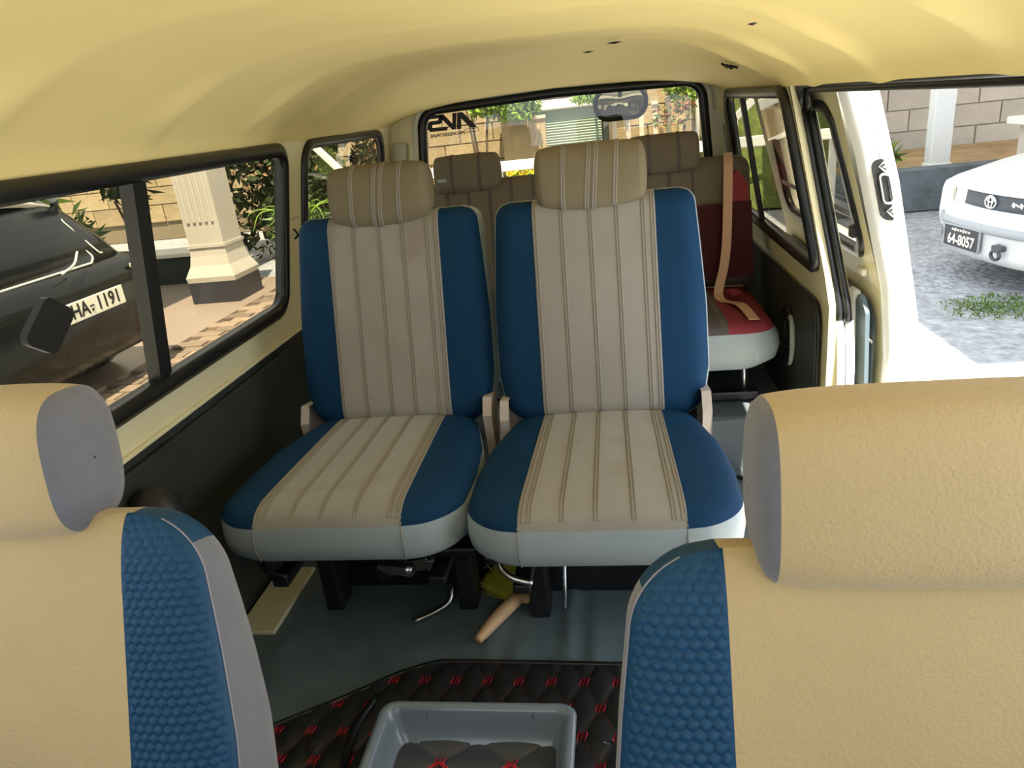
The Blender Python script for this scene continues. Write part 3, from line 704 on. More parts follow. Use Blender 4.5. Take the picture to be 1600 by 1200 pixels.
G('tail_lamp', [rr_ring(.06, .66, .84, x, .02, 3) for x in (-.10, .005)], 'car_glass', BC, cu=True, caps=True).location = (0, .70, 0)
box('lamp_glint', (.01, .05, .03), (.0, .62, .82), 'lens_and_glint', BC, .004)
pl = empty('number_plate'); pl.parent = BC; pl.location = (.015, .125, .660)
box('plate_base', (.012, .60, .125), (0, 0, 0), 'plate_white', pl, .004)
V, F = text_mesh('HA', .125, bold=.003); V2 = np.stack([np.full(len(V), .008), V[:, 0] * .95 - .145, V[:, 1]], 1); M('plate_letters', V2, F, 'sticker_black', pl)
V, F = text_mesh('1191', .125, bold=.003); V2 = np.stack([np.full(len(V), .008), V[:, 0] * 1.0 + .135, V[:, 1]], 1); M('plate_letters', V2, F, 'sticker_black', pl)
box('plate_dash', (.004, .04, .008), (.008, -.035, .004), 'sticker_black', pl)
box('plate_mark', (.004, .02, .014), (.008, -.035, -.024), 'sticker_black', pl, .003)
tube('rear_wiper', smooth_path([(.0, -.05, .905), (-.02, .1, .935), (-.05, .20, 1.0)], 4), .008, 'pillar_grey', BC, 6)
for sy in (-1, 1):
    for xx in (-.75, -3.2):
        G('wheel', [[(xx + r * math.cos(t), sy * y, .30 + r * math.sin(t)) for t in np.linspace(0, 2 * PI, 24, endpoint=False)] for r, y in ((.12, .80), (.30, .80), (.31, .70), (.30, .88), (.12, .89))], 'rubber', BC, cu=True, caps=True)

# ------------------------------------------------------------------ white car (front faces the driveway)
hd = math.radians(180 + 8)
WC = empty('white_car', (2.88, 5.56, GZ), hd, 'white saloon car seen by its front bumper on the gravel', 'car')
def cr(x, hw, z0, z1, r0, r1): return [(x, p[0], p[1]) for p in rounded_poly([(-hw, z0), (hw, z0), (hw * .96, z1), (-hw * .96, z1)], [r0, r0, r1, r1], 4)]
G('body', [cr(-.02, .70, .40, .66, .06, .04), cr(-.05, .74, .34, .69, .06, .05), cr(-.16, .80, .25, .72, .06, .07), cr(-.5, .83, .22, .80, .05, .10), cr(-1.15, .84, .22, .92, .05, .12), cr(-3.4, .84, .22, .95, .05, .12), cr(-4.2, .78, .26, .90, .08, .12)], 'car_white', WC, cu=True, caps=True)
G('cabin', [plan(-1.0, -3.6, .76, .90, .20), plan(-1.45, -3.3, .70, 1.15, .2), plan(-1.85, -3.0, .60, 1.36, .2), plan(-2.1, -2.8, .4, 1.40, .1)], 'car_glass', WC, cu=True, caps=True)
def bx_(y): return .10 - .34 * (abs(y) / .84) ** 3.5
G('bumper', [[(bx_(y) + dx, y, z) for y in np.linspace(-.84, .84, 33)] for dx, z in ((-.10, .535), (-.01, .53), (.0, .50), (.0, .46), (.015, .45), (.015, .41), (0, .40), (-.005, .27), (-.03, .20), (-.15, .18))], 'car_white', WC)
G('bumper_strip', [[(bx_(y) + dx, y, z) for y in np.linspace(-.84, .84, 33)] for dx, z in ((.004, .465), (.022, .46), (.026, .435), (.022, .41), (.004, .40))], 'car_grey_strip', WC)
def gx(y): return .015 - .07 * (abs(y) / .5) ** 2
G('grille', [[(gx(y) + dx, y, z) for y in np.linspace(-.44, .44, 17)] for dx, z in ((0, .545), (.004, .55), (.0, .655), (-.01, .66))], 'car_grille', WC)
for z, nm in ((.540, 'grille_trim'), (.662, 'grille_trim')): tube(nm, [(gx(y) + .006, y, z) for y in np.linspace(-.46, .46, 17)], .009, 'car_white', WC, 6)
for sy in (-1, 1):
    G('headlight', [[(-.015 - .20 * ((yy - .47) / .30) ** 1.6 + dx, sy * yy, .545 + (z - .545) * (1 - .25 * (yy - .47) / .3)) for yy in np.linspace(.47, .77, 10)] for dx, z in ((-.03, .545), (.012, .555), (.012, .65), (-.03, .67))], 'lens_and_glint', WC)
    tube('turn_lamp_trim', [(-.012, sy * .465, .545), (-.02, sy * .465, .665)], .012, 'car_white', WC, 6)
    G('fog_recess', [[(bx_(.56 + r * math.cos(t)) + .004, sy * (.56 + r * math.cos(t)), .31 + .7 * r * math.sin(t)) for t in np.linspace(0, 2 * PI, 16, endpoint=False)] for r in (.05, .001)], 'car_grille', WC, cu=True)
em = empty('emblem'); em.parent = WC; em.location = (.030, 0, .602)
for a, b, cz in ((.058, .042, 0), (.020, .040, 0), (.040, .015, .016)):
    tube('emblem_ring', [(0, a * math.cos(t), cz + b * math.sin(t)) for t in np.linspace(0, 2 * PI, 24, endpoint=False)], .006, 'chrome', em, 6, True)
for k in range(5): box('grille_badge', (.006, .030, .012 if k % 2 else .030), (.006 - .002 * k, .21 + k * .036, .602), 'rail_white', WC, .002, RX(-.35))
pw = empty('number_plate'); pw.parent = WC; pw.location = (.118, -.14, .335)
box('plate_base', (.012, .42, .155), (0, 0, 0), 'plate_black', pw, .004)
sweep2('plate_frame', rrect(-.212, .212, -.080, .080, .008, 3), lambda a, b, h=0: (.004 + h, a, b), [(.006, -.008), (.006, .006), (-.004, .006), (-.004, -.008)], 'car_grey_strip', pw)
V, F = text_mesh('64-8057', .105, bold=.003); V2 = np.stack([np.full(len(V), .008), V[:, 0] * .92, V[:, 1] - .022], 1); M('plate_letters', V2, F, 'plate_white', pw)
for k in range(7): box('plate_mark', (.004, .022, .016 + .008 * (k % 3 == 1)), (.008, -.105 + k * .033, .052), 'plate_white', pw, .003)
th = empty('tow_hook'); th.parent = WC; th.location = (.10, .27, .315)
tube('ring', [(.03, .045 * math.cos(t), .03 * math.sin(t) - .03) for t in np.linspace(0, 2 * PI, 18, endpoint=False)], .012, 'car_grille', th, 6, True)
box('cap', (.05, .10, .04), (.01, 0, .015), 'car_grille', th, .012)
for sy in (-1, 1):
    for xx in (-.85, -3.3):
        G('wheel', [[(xx + r * math.cos(t), sy * y, .29 + r * math.sin(t)) for t in np.linspace(0, 2 * PI, 24, endpoint=False)] for r, y in ((.12, .78), (.28, .78), (.29, .70), (.28, .845), (.12, .85))], 'rubber', WC, cu=True, caps=True)

# rear parking mirror outside the tailgate
MR = empty('parking_mirror', (.27, 3.14, 1.092), 0, 'oval convex parking mirror outside the rear window', 'mirror')
mo = rounded_poly([(-.100, -.058), (.100, -.058), (.108, .062), (-.108, .062)], .054, 8)
sweep2('rim', mo, lambda a, b, h=0: (a, h, b), [(.006, -.012), (.006, .014), (-.006, .014), (-.006, -.012)], 'black_plastic', MR)
cen = np.array([0, 0.]); rings = []
for s in (1, .85, .65, .4, .15): rings.append([(p[0] * s, -.002 - .026 * (1 - s * s), p[1] * s) for p in mo])
G('mirror_face', rings, 'mirror_glass', MR, cu=True, caps=True)
G('housing', [[(p[0] * s, .012 + .03 * (1 - s * s), p[1] * s) for p in mo] for s in (1, .8, .4)], 'black_plastic', MR, cu=True, caps=True)
tube('bracket', [(0, .03, .03), (0, .02, .10), (0, -.11, .095)], .010, 'black_plastic', MR, 6)

# ------------------------------------------------------------------ seats
def pad(root, f, Ln, wf_, xc, T0, roll, rollh, crown, mats, names, rc=(.05, .05), nt=44, nc=26, nb=10, pipes=(), disp=None, hollow=0.0, pipe_mat='taupe_pipe', band=.006, pipe_w=.006, wrap_top=False):
    """a seat pad: centre panel, two bolsters, wrap-round band and back; f maps (x, along, out) -> xyz"""
    ts = .5 - .5 * np.cos(np.linspace(0, PI, nt)); ts = .6 * ts + .4 * np.linspace(0, 1, nt)
    def width(t):
        d0, d1 = t * Ln, (1 - t) * Ln; w = wf_(t)
        for d, r in ((d0, rc[0]), (d1, rc[1])):
            if d < r: w -= r - math.sqrt(max(0, r * r - (r - d) ** 2))
        return w
    def fr(d): return math.sqrt(max(0, 1 - (1 - min(max(d, 0) / roll, 1)) ** 2))
    def hgt(x, t):
        w = width(t); dz = min(t, 1 - t) * Ln
        return T0 + rollh * fr(w - abs(x)) * fr(dz) + crown * (1 - (x / w) ** 2) * fr(dz * .6) - hollow * math.exp(-(x / (.6 * w)) ** 4) * fr(dz * .5)
    def xcf(t): return min(xc(t) if callable(xc) else xc, width(t) * .985)
    cp = []
    for t in ts:
        a = xcf(t); row = []
        for u in np.linspace(-1, 1, nc):
            x = u * a; row.append(f(x, t * Ln, hgt(x, t)))
        cp.append(row)
    centre = G(names[0], cp, mats[0], root)
    for sg in (-1, 1):
        bp = []
        tt, nbb = (ts, nb) if disp is None else (np.linspace(0, 1, disp[0]), disp[1])
        for t in tt:
            a = xcf(t); w = width(t); row = []
            for u in np.linspace(0, 1, nbb):
                ue = u
                x = sg * (a + (w - a) * ue); h = hgt(x, t)
                if disp is not None:
                    h += disp[2](x, t * Ln) * min(1, (1 - u) * 12, u * 12)
                row.append(f(x, t * Ln, h))
            bp.append(row if sg > 0 else row[::-1])
        G(names[1], bp, mats[1], root)
    # band round the edge
    loop = [(-width(t), t) for t in ts] + [(x, 1.0) for x in np.linspace(-width(1), width(1), 14)[1:-1]] + [(width(t), t) for t in ts[::-1]] + [(x, 0.0) for x in np.linspace(width(0), -width(0), 14)[1:-1]]
    rings = []
    for q, (o, hs) in enumerate(((0, 1.0), (band * .7, .82), (band, .5), (band * .4, .2), (-.012, .0))):
        rings.append([f(x * (1 + o / .24), (t - .5) * Ln * (1 + 2 * o / Ln) + .5 * Ln, (hgt(x, t) if hs == 1.0 else T0 * hs)) for x, t in loop])
    if not wrap_top:
        G(names[2], rings, mats[2], root, cu=True)
    else:
        R_ = np.array(rings); nl = len(loop); cls = []
        for i in range(nl):
            (xa, ta), (xb, tb) = loop[i], loop[(i + 1) % nl]; tm = (ta + tb) / 2; xm = abs(xa + xb) / 2
            cls.append(0 if tm > .999 else (1 if tm > .93 else 2))
        st = next(i for i in range(nl) if cls[i] != cls[i - 1]); i = st
        while i < st + nl:
            j = i
            while j + 1 < st + nl and cls[(j + 1) % nl] == cls[i % nl]: j += 1
            idx = [(k % nl) for k in range(i, j + 2)]
            G(('top_panel', 'shoulder_panel', names[2])[cls[i % nl]], R_[:, idx], mats[cls[i % nl]], root); i = j + 1
    last = rings[-1]
    M(names[3], last, [tuple(range(len(last)))], mats[3], root)
    for u0 in pipes:
        rows = []
        for t in np.linspace(.012, .988, 40):
            x0 = u0 * xcf(t)
            rows.append([f(x0 + o, t * Ln, hgt(x0 + o, t) + h) for o, h in ((-pipe_w, -.0004), (-pipe_w * .6, .0028), (-pipe_w * .15, .0004), (pipe_w * .15, .0004), (pipe_w * .6, .0028), (pipe_w, -.0004))])
        G('piping', rows, pipe_mat, centre)
    return centre, hgt, width

def headrest(root, c, rec, hw, dep, hh, mats, seams=(), sag=0.0, cap=.02, n=2.8, pipe_mat='taupe_pipe'):
    """soft block: superellipse section swept across, domed end panels"""
    c = np.array(c); ca, sa = math.cos(rec), math.sin(rec)
    th = np.linspace(0, 2 * PI, 40, endpoint=False)
    def sec(t, s=1.0):
        a = abs(math.cos(t)) ** (2 / n) * math.copysign(1, math.cos(t)); b = abs(math.sin(t)) ** (2 / n) * math.copysign(1, math.sin(t))
        return a * dep * s, b * hh * s
    def pos(x, y, z): return (c[0] + x, c[1] + y * ca + z * sa, c[2] - y * sa + z * ca)
    def shr(x): return 1 - .06 * (abs(x) / hw) ** 4
    P = []
    for x in np.linspace(-hw, hw, 26):
        row = []
        for t in th:
            y, z = sec(t, shr(x)); z += -sag * (1 - (x / hw) ** 2) * (z < 0) * -1
            row.append(pos(x, y, z))
        P.append(row)
    cov = G('headrest', P, mats[0], root, cu=True)
    for sg in (-1, 1):
        rows = []
        for s, dx in ((1, 0), (.93, .45), (.78, .75), (.55, .93), (.28, 1.0), (.02, 1.0)):
            rows.append([pos(sg * (hw + cap * dx), *sec(t, shr(hw) * s)) for t in th])
        G('end_panel', rows, mats[1], cov, cu=True)
    for x0, tw in seams:
        rows = []
        for t in np.linspace(PI * .35, PI * 1.55, 36):
            row = []
            for o, h in ((-.0055, 0), (-.0035, .0026), (-.001, .0003), (.001, .0003), (.0035, .0026), (.0055, 0)):
                y, z = sec(t, shr(x0) * (1 + h / .06)); z += sag * (1 - (x0 / hw) ** 2) * (z < 0)
                row.append(pos(x0 + o + tw * z, y, z))
            rows.append(row)
        G('piping', rows, pipe_mat, cov)
    for x in (-.06, .06): tube('post', [pos(x, .0, -hh * .9), pos(x, .0, -hh - .07)], .006, 'steel', cov, 8)
    return cov

def back_map(cx, y0, z0, rec, yaw=0.0):
    ca, sa = math.cos(rec), math.sin(rec); cy, sy = math.cos(yaw), math.sin(yaw)
    def f(x, a, h):
        y = a * sa - h * ca; z = a * ca + h * sa
        return (cx + x * cy - y * sy, y0 + x * sy + y * cy, z0 + z)
    return f
def cush_map(cx, yb, z0, tilt=0.0):
    # along runs from the back (yb) to the front (-Y); out is up
    ca, sa = math.cos(tilt), math.sin(tilt)
    return lambda x, a, h: (cx + x, yb - a * ca + h * sa, z0 + a * sa + h * ca)

# ---- middle row
def mid_seat(cx, label, dy=0.0, ccx=0.0):
    r = empty('passenger_seat', (0, 0, 0), 0, label, 'seat', 'passenger seats of the middle row')
    rec = math.radians(16)
    bf = back_map(cx, 1.715 + dy, .372, rec)
    wfn = lambda t: lerp(t, [0, .08, .22, .5, .8, 1], [.205, .236, .250, .250, .240, .232])
    pad(r, bf, .535, wfn, .142, .085, .045, .030, .012, ('taupe', 'navy', 'vinyl_grey', 'vinyl_grey'), ('backrest', 'side_bolster', 'side_panel', 'back_panel'),
        rc=(.035, .035), pipes=(-.97, -.52, -.05, .38, .80, .95))
    cf = cush_map(cx + ccx, 1.640 + dy, .314, .03)
    wc = lambda t: lerp(t, [0, .12, .35, .6, .85, 1], [.205, .222, .252, .262, .258, .250])
    pad(r, cf, .520, wc, lambda t: .135 + .015 * t, .080, .06, .026, .012, ('taupe', 'navy', 'vinyl_grey', 'black_metal'), ('seat_cushion', 'cushion_bolster', 'cushion_skirt', 'cushion_base'),
        rc=(.03, .100), pipes=(-.97, -.86, -.46, -.05, .40, .86, .97), band=.004)
    for sx in (-.150, .150): tube('skirt_seam', [cf(sx * k, .520 + o, h) for k, o, h in ((1, -.004, .088), (1.0, .005, .062), (1.01, .006, .036), (.99, .000, .006))], .0013, 'taupe_pipe', r, 5)
    headrest(r, (cx - .002, 1.782 + dy, .955), .20, .112, .055, .074, ('taupe_head', 'taupe_head'), ((-.062, .06), (-.005, .10), (.012, .10), (.058, .08)), sag=-.012, cap=.018, pipe_mat='taupe_pipe')
    for sg in (-1, 1):
        G('recliner_cover', [[(cx + sg * (.225 + ddx), y + dy, z) for ddx in (0, .022)] for y, z in ((1.585, .36), (1.575, .43), (1.60, .47), (1.66, .46), (1.70, .36), (1.66, .27), (1.585, .28), (1.585, .36))], 'bracket_beige', r, smooth=False)
        plate('recliner_face', [[(1.575, .43), (1.60, .47), (1.66, .46), (1.70, .36), (1.66, .27), (1.585, .28)]], lambda y, z, s=sg: (cx + s * .247, y + dy, z), 'bracket_beige', r)
    # frame below
    box('base_panel', (.44, .02, .255), (cx, 1.495 + dy, .130), 'black_metal', r, .004)
    box('seat_rail', (.50, .05, .022), (cx, 1.25 + dy, .277), 'black_metal', r, .006)
    box('seat_rail', (.50, .05, .030), (cx, 1.55 + dy, .262), 'black_metal', r, .006)
    for sx in (-.17, .17):
        box('leg', (.045, .07, .255), (cx + sx, 1.42 + dy, .130), 'black_metal', r, .006)
        box('slide_track', (.035, .42, .022), (cx + sx, 1.39 + dy, .240), 'black_metal', r, .004)
    tube('adjust_lever', smooth_path([(cx - .215, 1.22 + dy, .300), (cx - .205, 1.19 + dy, .285), (cx - .185, 1.175 + dy, .274), (cx - .145, 1.17 + dy, .264)], 5), .007, 'steel' if cx > 0 else 'black_metal', r, 8)
    return r
sL = mid_seat(-.347, 'blue and taupe middle seat beside the window wall', 0.0, -.012)
sR = mid_seat(.172, 'blue and taupe middle seat beside the open sliding door', -.03, -.004)
# little finishing pieces
tube('belt_stub', smooth_path([(-.335 + .0, 1.30, .20), (-.30, 1.27, .215), (-.25, 1.25, .22)], 4), .016, 'steel', sL, 6)

# ---- rear bench
RB = empty('rear_bench', (0, 0, 0), 0, 'brown ribbed rear bench with red end and painted maroon shade by the quarter window', 'bench seat')
bf = back_map(.02, 2.66, .44, math.radians(14))
pad(RB, bf, .44, lambda t: .662, .50, .10, .04, .025, .008, ('bench_brown', 'bench_brown', 'bench_brown', 'bench_maroon'), ('backrest', 'side_bolster', 'side_panel', 'back_panel'), rc=(.03, .05), nc=40,
    pipes=tuple(np.linspace(-.95, .95, 13)), pipe_mat='bench_stripe')
cf = cush_map(.02, 2.62, .30, .02)
pad(RB, cf, .52, lambda t: .665, .52, .115, .05, .03, .01, ('bench_stripe', 'bench_red', 'vinyl_grey', 'black_metal'), ('seat_cushion', 'cushion_bolster', 'cushion_skirt', 'cushion_base'), rc=(.03, .09),
    pipes=(.80, .88, .97), pipe_mat='bench_brown', nb=14)
# maroon sheets paint shade over the lower back and wing; red end wing
G('lower_shade_sheet', [[bf(x, a, .142) for x in np.linspace(.40, .585, 8)] for a in np.linspace(.02, .275, 8)], 'bench_maroon', RB)
wing = [(.0, .02), (.115, .02), (.115, .22), (.105, .335), (.055, .385), (.0, .30)]
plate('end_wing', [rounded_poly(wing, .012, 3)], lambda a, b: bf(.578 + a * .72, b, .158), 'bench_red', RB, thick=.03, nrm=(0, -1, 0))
plate('end_wing_shade', [[(-.005, .02), (.118, .02), (.118, .275), (-.005, .275)]], lambda a, b: bf(.578 + a * .72, b, .163), 'bench_maroon', RB, thick=.006, nrm=(0, -1, 0))
for cx in (-.295, .40):
    headrest(RB, (cx, 2.655, .918), .18, .108, .045, .068, ('bench_brown', 'bench_brown'), ((-.05, 0), (.05, 0)), cap=.014, pipe_mat='bench_stripe')
box('size_label', (.034, .004, .012), (-.382, 2.606, .905), 'vinyl_grey', RB, .001)
for x in (-.5, .1, .60): tube('leg', [(x, 2.20, .31), (x, 2.20, .20)], .012, 'steel', RB, 8)
box('base_frame', (1.25, .05, .030), (.02, 2.20, .195), 'black_metal', RB, .006)
box('base_frame', (1.25, .05, .030), (.02, 2.55, .195), 'black_metal', RB, .006)
for x in (-.55, .38): box('base_leg', (.04, .05, .18), (x, 2.50, .09), 'black_metal', RB, .004)
# belt over the bench
def ribbon(name, pts, w, m, parent, axis=(1, 0, 0), th=.002):
    p = smooth_path(pts, 6); ax = np.array(axis, float)
    return G(name, [[q - ax * w / 2, q + ax * w / 2, q + ax * w / 2 + np.array((0, th, th)), q - ax * w / 2 + np.array((0, th, th))] for q in p], m, parent, cu=True, caps=True, smooth=False)
SB = empty('seat_belt', (0, 0, 0), 0, 'peach coloured seat belt lying over the rear bench', 'seat belt')
ribbon('webbing', [bf(.615 + .0, .46, .02), bf(.600, .445, .10), bf(.592, .41, .155), bf(.585, .30, .172), bf(.575, .15, .180), bf(.560, .06, .20), (.555, 2.42, .455), (.60, 2.27, .468), (.615, 2.12, .462)], .030, 'belt_peach', SB)
box('buckle', (.035, .05, .014), (.60, 2.40, .475), 'bench_red', SB, .004, RZ(.3))

# wheel arch under the bench by the door
WA = G('wheel_arch', [[(x, 2.06 + dy, z) for x, dy, z in ((.44, .0, 0), (.45, .0, .16), (.49, .02, .170), (.722, .02, .172))], [(x, 2.06 + dy, z) for x, dy, z in ((.44, .5, 0), (.45, .5, .16), (.49, .5, .170), (.722, .5, .172))]], 'arch_carpet', None, smooth=False)
G('front_face', [[(.44, 2.06, 0), (.58, 2.055, 0), (.722, 2.06, 0)], [(.45, 2.06, .16), (.58, 2.058, .17), (.722, 2.06, .16)], [(.49, 2.08, .170), (.58, 2.08, .171), (.722, 2.08, .172)]], 'arch_carpet', WA)
tag(WA, 'blue grey carpeted wheel arch under the rear bench', 'wheel arch')
cb_ = tube('loose_cable', smooth_path([(.40, 2.02, .010), (.46, 1.98, .010), (.54, 1.99, .010), (.60, 1.95, .010), (.66, 1.97, .010)], 6), .006, 'black_plastic', None, 6); tag(cb_, 'thin black cable lying on the floor by the wheel arch', 'cable')

# ---- front seats
def hexb(x, a):
    p = .0115; q = p * .866
    best = 9.0
    j0 = a / q
    for jj in (math.floor(j0), math.floor(j0) + 1):
        off = .5 * p if jj % 2 else 0.0
        i = round((x - off) / p); d = ((x - off - i * p) ** 2 + (a - jj * q) ** 2)
        best = min(best, d)
    r = math.sqrt(best) / (.47 * p)
    return .0046 * math.sqrt(max(0, 1 - r * r))

def front_seat(cx, dy, xc, hx, hz, hh, bz, wk, label):
    r = empty('front_seat', (0, 0, 0), 0, label, 'seat', 'front seats')
    rec = math.radians(22); LB = .530
    b0 = back_map(cx, .500 + dy, bz, rec)
    bf = lambda x, a, h: b0(x, a, .16 - (.16 - h) * (1 - .62 * (a / LB) ** 2))
    wfn = lambda t: lerp(t, [0, .25, .5, .7, .85, 1], [.244 * wk, .252 * wk, .250 * wk, .240 * wk, .230 * wk, .222 * wk])
    inner = 1 if cx < 0 else -1
    pad(r, bf, LB, wfn, xc, .115, .075, .045, .0, ('tan_velour', 'honeycomb_blue', 'grey_fabric', 'grey_fabric'), ('backrest', 'side_bolster', 'side_panel', 'back_panel'),
        rc=(.05, .075), nt=50, nc=24, disp=(400, 92, hexb), hollow=.012, band=.003, wrap_top=True)
    cf = cush_map(cx, .50 + dy, .08, .05)
    pad(r, cf, .50, lambda t: .225, .155, .11, .06, .03, .0, ('tan_velour', 'grey_fabric', 'grey_fabric', 'black_metal'), ('seat_cushion', 'cushion_bolster', 'cushion_skirt', 'cushion_base'), rc=(.04, .08))
    headrest(r, (cx + hx, .586 + dy, hz), .14, .135, .062, hh, ('tan_velour', 'grey_fabric'), (), cap=.016, n=3.0)
    for sg in (-1, 1):
        def edge(t):
            w = wfn(t); d1 = (1 - t) * LB
            if d1 < .075: w -= .075 - math.sqrt(max(0, .075 ** 2 - (.075 - d1) ** 2))
            return bf(sg * (w + .0006), t * LB, .1155)
        tube('seam_thread', [edge(t) for t in np.linspace(.1, .985, 60)], .0011, 'grey_thread', r, 5)
    G('recliner_knob', [[(cx + inner * (-.255 + q), .62 + dy + rr * math.cos(t), .22 + rr * math.sin(t)) for t in np.linspace(0, 2 * PI, 18, endpoint=False)] for q, rr in ((0, .03), (-.02, .03))], 'black_plastic', r, cu=True, caps=True)
    return r
front_seat(-.490, .085, .140, -.046, .798, .088, .190, 1.0, 'tan front seat with blue honeycomb bolster by the window wall')
front_seat(.460, -.005, .160, .016, .784, .086, .190, 1.07, 'tan front seat with blue honeycomb bolster by the sliding door')
kn = empty('belt_anchor', (-.675, 1.115, .44), 0, 'dark rounded belt cover behind the tan headrest', 'belt cover')
G('shell', [[(-.02 + .055 * math.sin(p) * math.cos(t), .055 * math.sin(p) * math.sin(t), .075 * math.cos(p)) for t in np.linspace(0, 2 * PI, 16, endpoint=False)] for p in np.linspace(.05, PI - .05, 10)], 'black_plastic', kn, cu=True, caps=True)
tube('stalk', [(-.02, 0, -.05), (-.02, 0, -.44)], .02, 'black_plastic', kn, 8)

# ------------------------------------------------------------------ floor things
# quilted mat
MT = empty('quilted_mat', (0, 0, 0), 0, 'black quilted floor mat with red diamond stitching', 'floor mat')
PX, PY, X0, Y0 = .0675, .136, -.228, 1.148
def puff(x, y, px, py, x0, y0):
    a = (x - x0) / px + (y - y0) / py; b = (x - x0) / px - (y - y0) / py
    return abs(math.sin(PI * a) * math.sin(PI * b)) ** .45
def xl(y): return lerp(y, [.30, .95, 1.03, 1.10, 1.15, 1.18, 1.200], [-.70, -.62, -.50, -.385, -.315, -.27, -.215])
rows = []
yy = np.concatenate([np.arange(.30, .80, .02), np.arange(.80, 1.2001, .0045)])
for y in yy:
    yb = y - .012 * max(0, (y - 1.1) / .1); row = []
    for u in np.linspace(0, 1, 190):
        x = xl(y) + (.56 - xl(y)) * u; yq = y - .018 * max(0, x + .1) * (y > 1.0)
        row.append((x, yq, .010 + .009 * puff(x, yq, PX, PY, X0, Y0)))
    rows.append(row)
G('quilted_sheet', rows, 'mat_black', MT)
edge = [(xl(y), y, .012) for y in np.linspace(.5, 1.19, 30)] + [(x, 1.202 - .018 * max(0, x + .1), .013) for x in np.linspace(-.205, .56, 24)]
tube('edge_binding', edge, .006, 'rubber', MT, 6)
tube('raised_ridge', smooth_path([(-.30, .70, .03), (-.315, .85, .026), (-.335, 1.00, .022), (-.318, 1.10, .018)], 6), .008, 'rubber', MT, 6)
def stitch(parent, x, y, z, s, m='stitch_red'):
    V = []; F = []
    pts = [(-1, -.9), (-.5, 1), (-.42, 1), (-.1, -.9), (.0, -.9), (.42, 1), (.5, 1), (.95, -.9), (1.1, -.9), (.6, 1.2)]
    path = [(x + s * a, y + s * b * .9, z) for a, b in ((-.9, -1), (-.5, 1), (-.2, -1), (.2, 1), (.5, -1), (.9, 1))]
    return tube('stitch', path, s * .16, m, parent, 4)
first = None
for j in range(-4, 1):
    for i in range(-7, 13):
        x = X0 + PX * (i + (.5 if j % 2 else 0)); y = Y0 + PY / 2 * j
        if x < xl(y) + .02 or x > .26 or y < .86: continue
        if -.245 < x < .10 and y < .99: continue
        if first is None: first = stitch(MT, 0, 0, 0, .011); o = first; o.location = (x, y, .0135)
        else: o = copy_obj(first, MT, (x, y, .0135))
V = []; F = []
def seg(x0, y0, x1, y1, z, w=.0012):
    d = np.array([x1 - x0, y1 - y0]); d /= np.linalg.norm(d); nn = np.array([-d[1], d[0]]) * w; i = len(V)
    V.extend([(x0 + nn[0], y0 + nn[1], z), (x1 + nn[0], y1 + nn[1], z), (x1 - nn[0], y1 - nn[1], z), (x0 - nn[0], y0 - nn[1], z)]); F.append((i, i + 1, i + 2, i + 3))
for j in range(-4, 1):
    for i in range(-7, 13):
        x = X0 + PX * (i + (.5 if j % 2 else 0)); y = Y0 + PY / 2 * j
        for sx in (-1, 1):
            x1, y1 = x + sx * PX / 2, y + PY / 2
            if y1 > 1.19: x1, y1 = x + sx * PX * .28, y + PY * .28
            if min(x, x1) < xl(y1) + .015 or max(x, x1) > .30: continue
            seg(x, y, x1, y1, .0128)
o = M('stitch_line', V, F, 'thread_red', MT); o['kind'] = 'stuff'

# console tray
TR = empty('console_tray', (0, 0, 0), 0, 'grey plastic console tray standing on the quilted mat', 'tray')
def trr(e, z, yb=0.0): return [(p[0], p[1], z) for p in rrect(-.252 + e, .107 - e, .48 + e, .985 - e - yb, max(.028 - e * .4, .006), 5)]
G('tray_shell', [trr(.012, .0205), trr(.004, .10), trr(-.002, .118), trr(.004, .124), trr(.012, .124), trr(.018, .116), trr(.024, .10), trr(.036, .062), trr(.06, .048)], 'tray_plastic', TR, cu=True)
rows = []
qx, qy, q0x, q0y = .128, .10, -.135, .905
for y in np.linspace(.56, .948, 78):
    rows.append([(x, y, .058 + .008 * puff(x, y, qx, qy, q0x, q0y)) for x in np.linspace(-.212, .068, 90)])
G('quilted_pad', rows, 'mat_tray', TR)
for j in range(-4, 2):
    for i in range(-2, 4):
        x = q0x + qx * (i + (.5 if j % 2 else 0)); y = q0y + qy / 2 * j
        if -.21 < x < .07 and .70 < y < .95: stitch(TR, x, y, .062, .011)
V = []; F = []
for j in range(-5, 2):
    for i in range(-2, 4):
        x = q0x + qx * (i + (.5 if j % 2 else 0)); y = q0y + qy / 2 * j
        for sx in (-1, 1):
            x1, y1 = x + sx * qx / 2, y + qy / 2
            if min(x, x1) < -.212 or max(x, x1) > .068 or y1 > .948 or y < .6: continue
            for o in (-.003, .003): seg(x + o, y, x1 + o, y1, .0625, .0010)
o = M('stitch_line', V, F, 'stitch_red', TR); o['kind'] = 'stuff'
for x in (-.165, .030): tube('mould_seam', [(x, .9835, .1245), (x, .966, .112), (x + .002, .950, .060)], .0012, 'black_plastic', TR, 5)

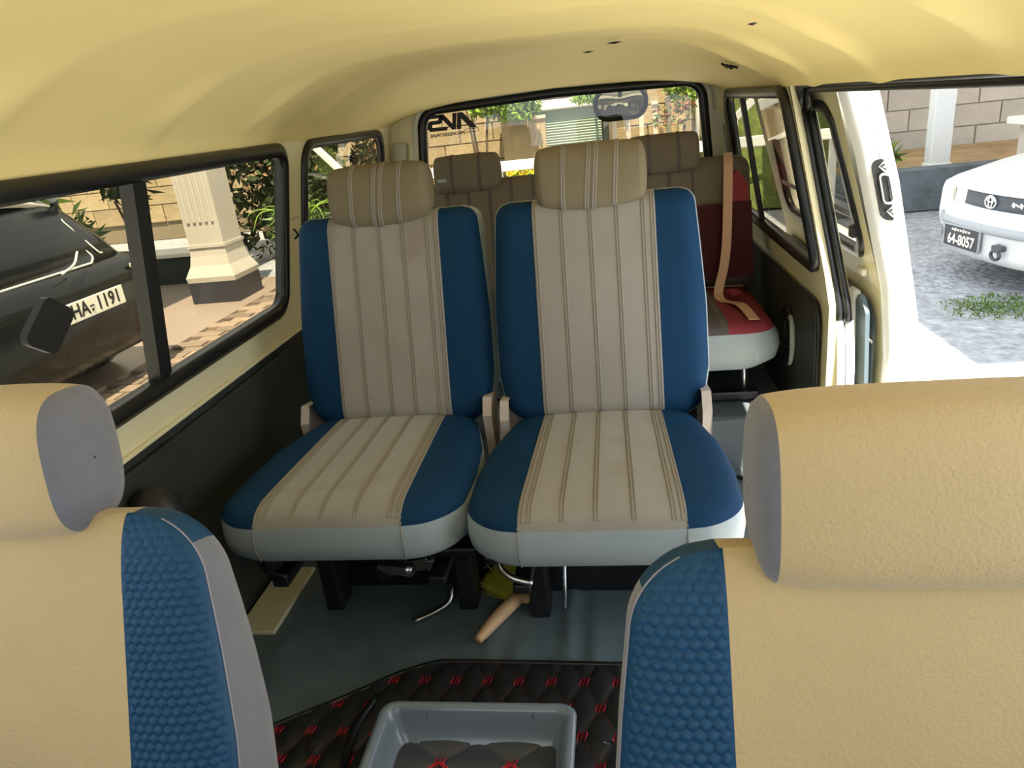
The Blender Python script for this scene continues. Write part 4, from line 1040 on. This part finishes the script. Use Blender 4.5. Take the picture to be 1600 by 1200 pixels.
# hand brush
BR = empty('hand_brush', (-.092, 1.335, .020), math.radians(-28), 'wooden hand brush with green bristles under the seat', 'brush')
hp = smooth_path([(0, -.085, 0), (0, -.06, .004), (0, -.02, .008), (0, .02, .008), (0, .05, .006), (0, .075, .004)], 4)
G('handle', tube_grid(hp, [.009 + .008 * math.sin(min(1, k / 14) * PI * .62) for k in range(len(hp))], 10), 'wood', BR, cu=True, caps=True)
box('head', (.05, .10, .018), (-.002, .115, .008), 'wood', BR, .006, RZ(.25))
rows = []
V = []; F = []
for k in range(420):
    x0 = -.01 + random.uniform(-.014, .0); y0 = .055 + random.uniform(0, .095); z0 = .004 + random.uniform(-.004, .016)
    ln = random.uniform(.070, .095); a = random.gauss(.25, .10); dz = random.gauss(.0, .12)
    x1, y1, z1 = x0 - ln * math.cos(a), y0 + ln * math.sin(a), max(-.016, z0 + ln * dz)
    i = len(V); V += [(x0, y0 - .0012, z0), (x0, y0 + .0012, z0 + .001), (x1, y1 + .001, z1 + .001), (x1, y1 - .001, z1)]; F.append((i, i + 1, i + 2, i + 3))
o = M('bristles', V, F, 'bristle_green', BR); o['kind'] = 'stuff'
tube('hang_hole', [(-.006, -.066, .014), (-.004, -.066, .016)], .003, 'bark', BR, 6)

# rods and belt hardware under the seats
t1 = tube('bent_rod', smooth_path([(-.300, 1.335, .012), (-.250, 1.365, .018), (-.222, 1.385, .030), (-.215, 1.41, .055)], 6), .006, 'steel', None, 8); tag(t1, 'bent steel rod lying on the floor under the window seat', 'rod')
t2 = tube('steel_rod', smooth_path([(.057, 1.375, .012), (.060, 1.385, .06), (.062, 1.42, .14), (.062, 1.42, .24)], 5), .005, 'steel', None, 8); tag(t2, 'thin upright steel rod beside the black seat leg', 'rod')
BK = empty('belt_buckle', (-.33, 1.33, .165), 0, 'steel belt buckle hanging below the window seat cushion', 'buckle')
box('tongue', (.10, .012, .030), (.045, 0, .008), 'steel', BK, .003, RY(-.18)); box('housing', (.030, .020, .045), (-.02, 0, .0), 'black_metal', BK, .006, RY(-.2))
box('anchor', (.025, .016, .03), (.10, 0, .012), 'steel', BK, .004); tube('strap', [(.10, 0, .02), (.10, .02, .09)], .008, 'black_metal', BK, 6)

# crumpled black cloth between seats
cl = G('crumpled_cloth', [[(x, y, .245 + .016 * math.sin(90 * x + 40 * y) + .010 * math.sin(170 * x - 70 * y + 1)) for x in np.linspace(-.114, -.068, 16)] for y in np.linspace(1.24, 1.46, 40)], 'black_plastic', None)
tag(cl, 'crumpled black cover stuffed between the middle seats', 'cover')
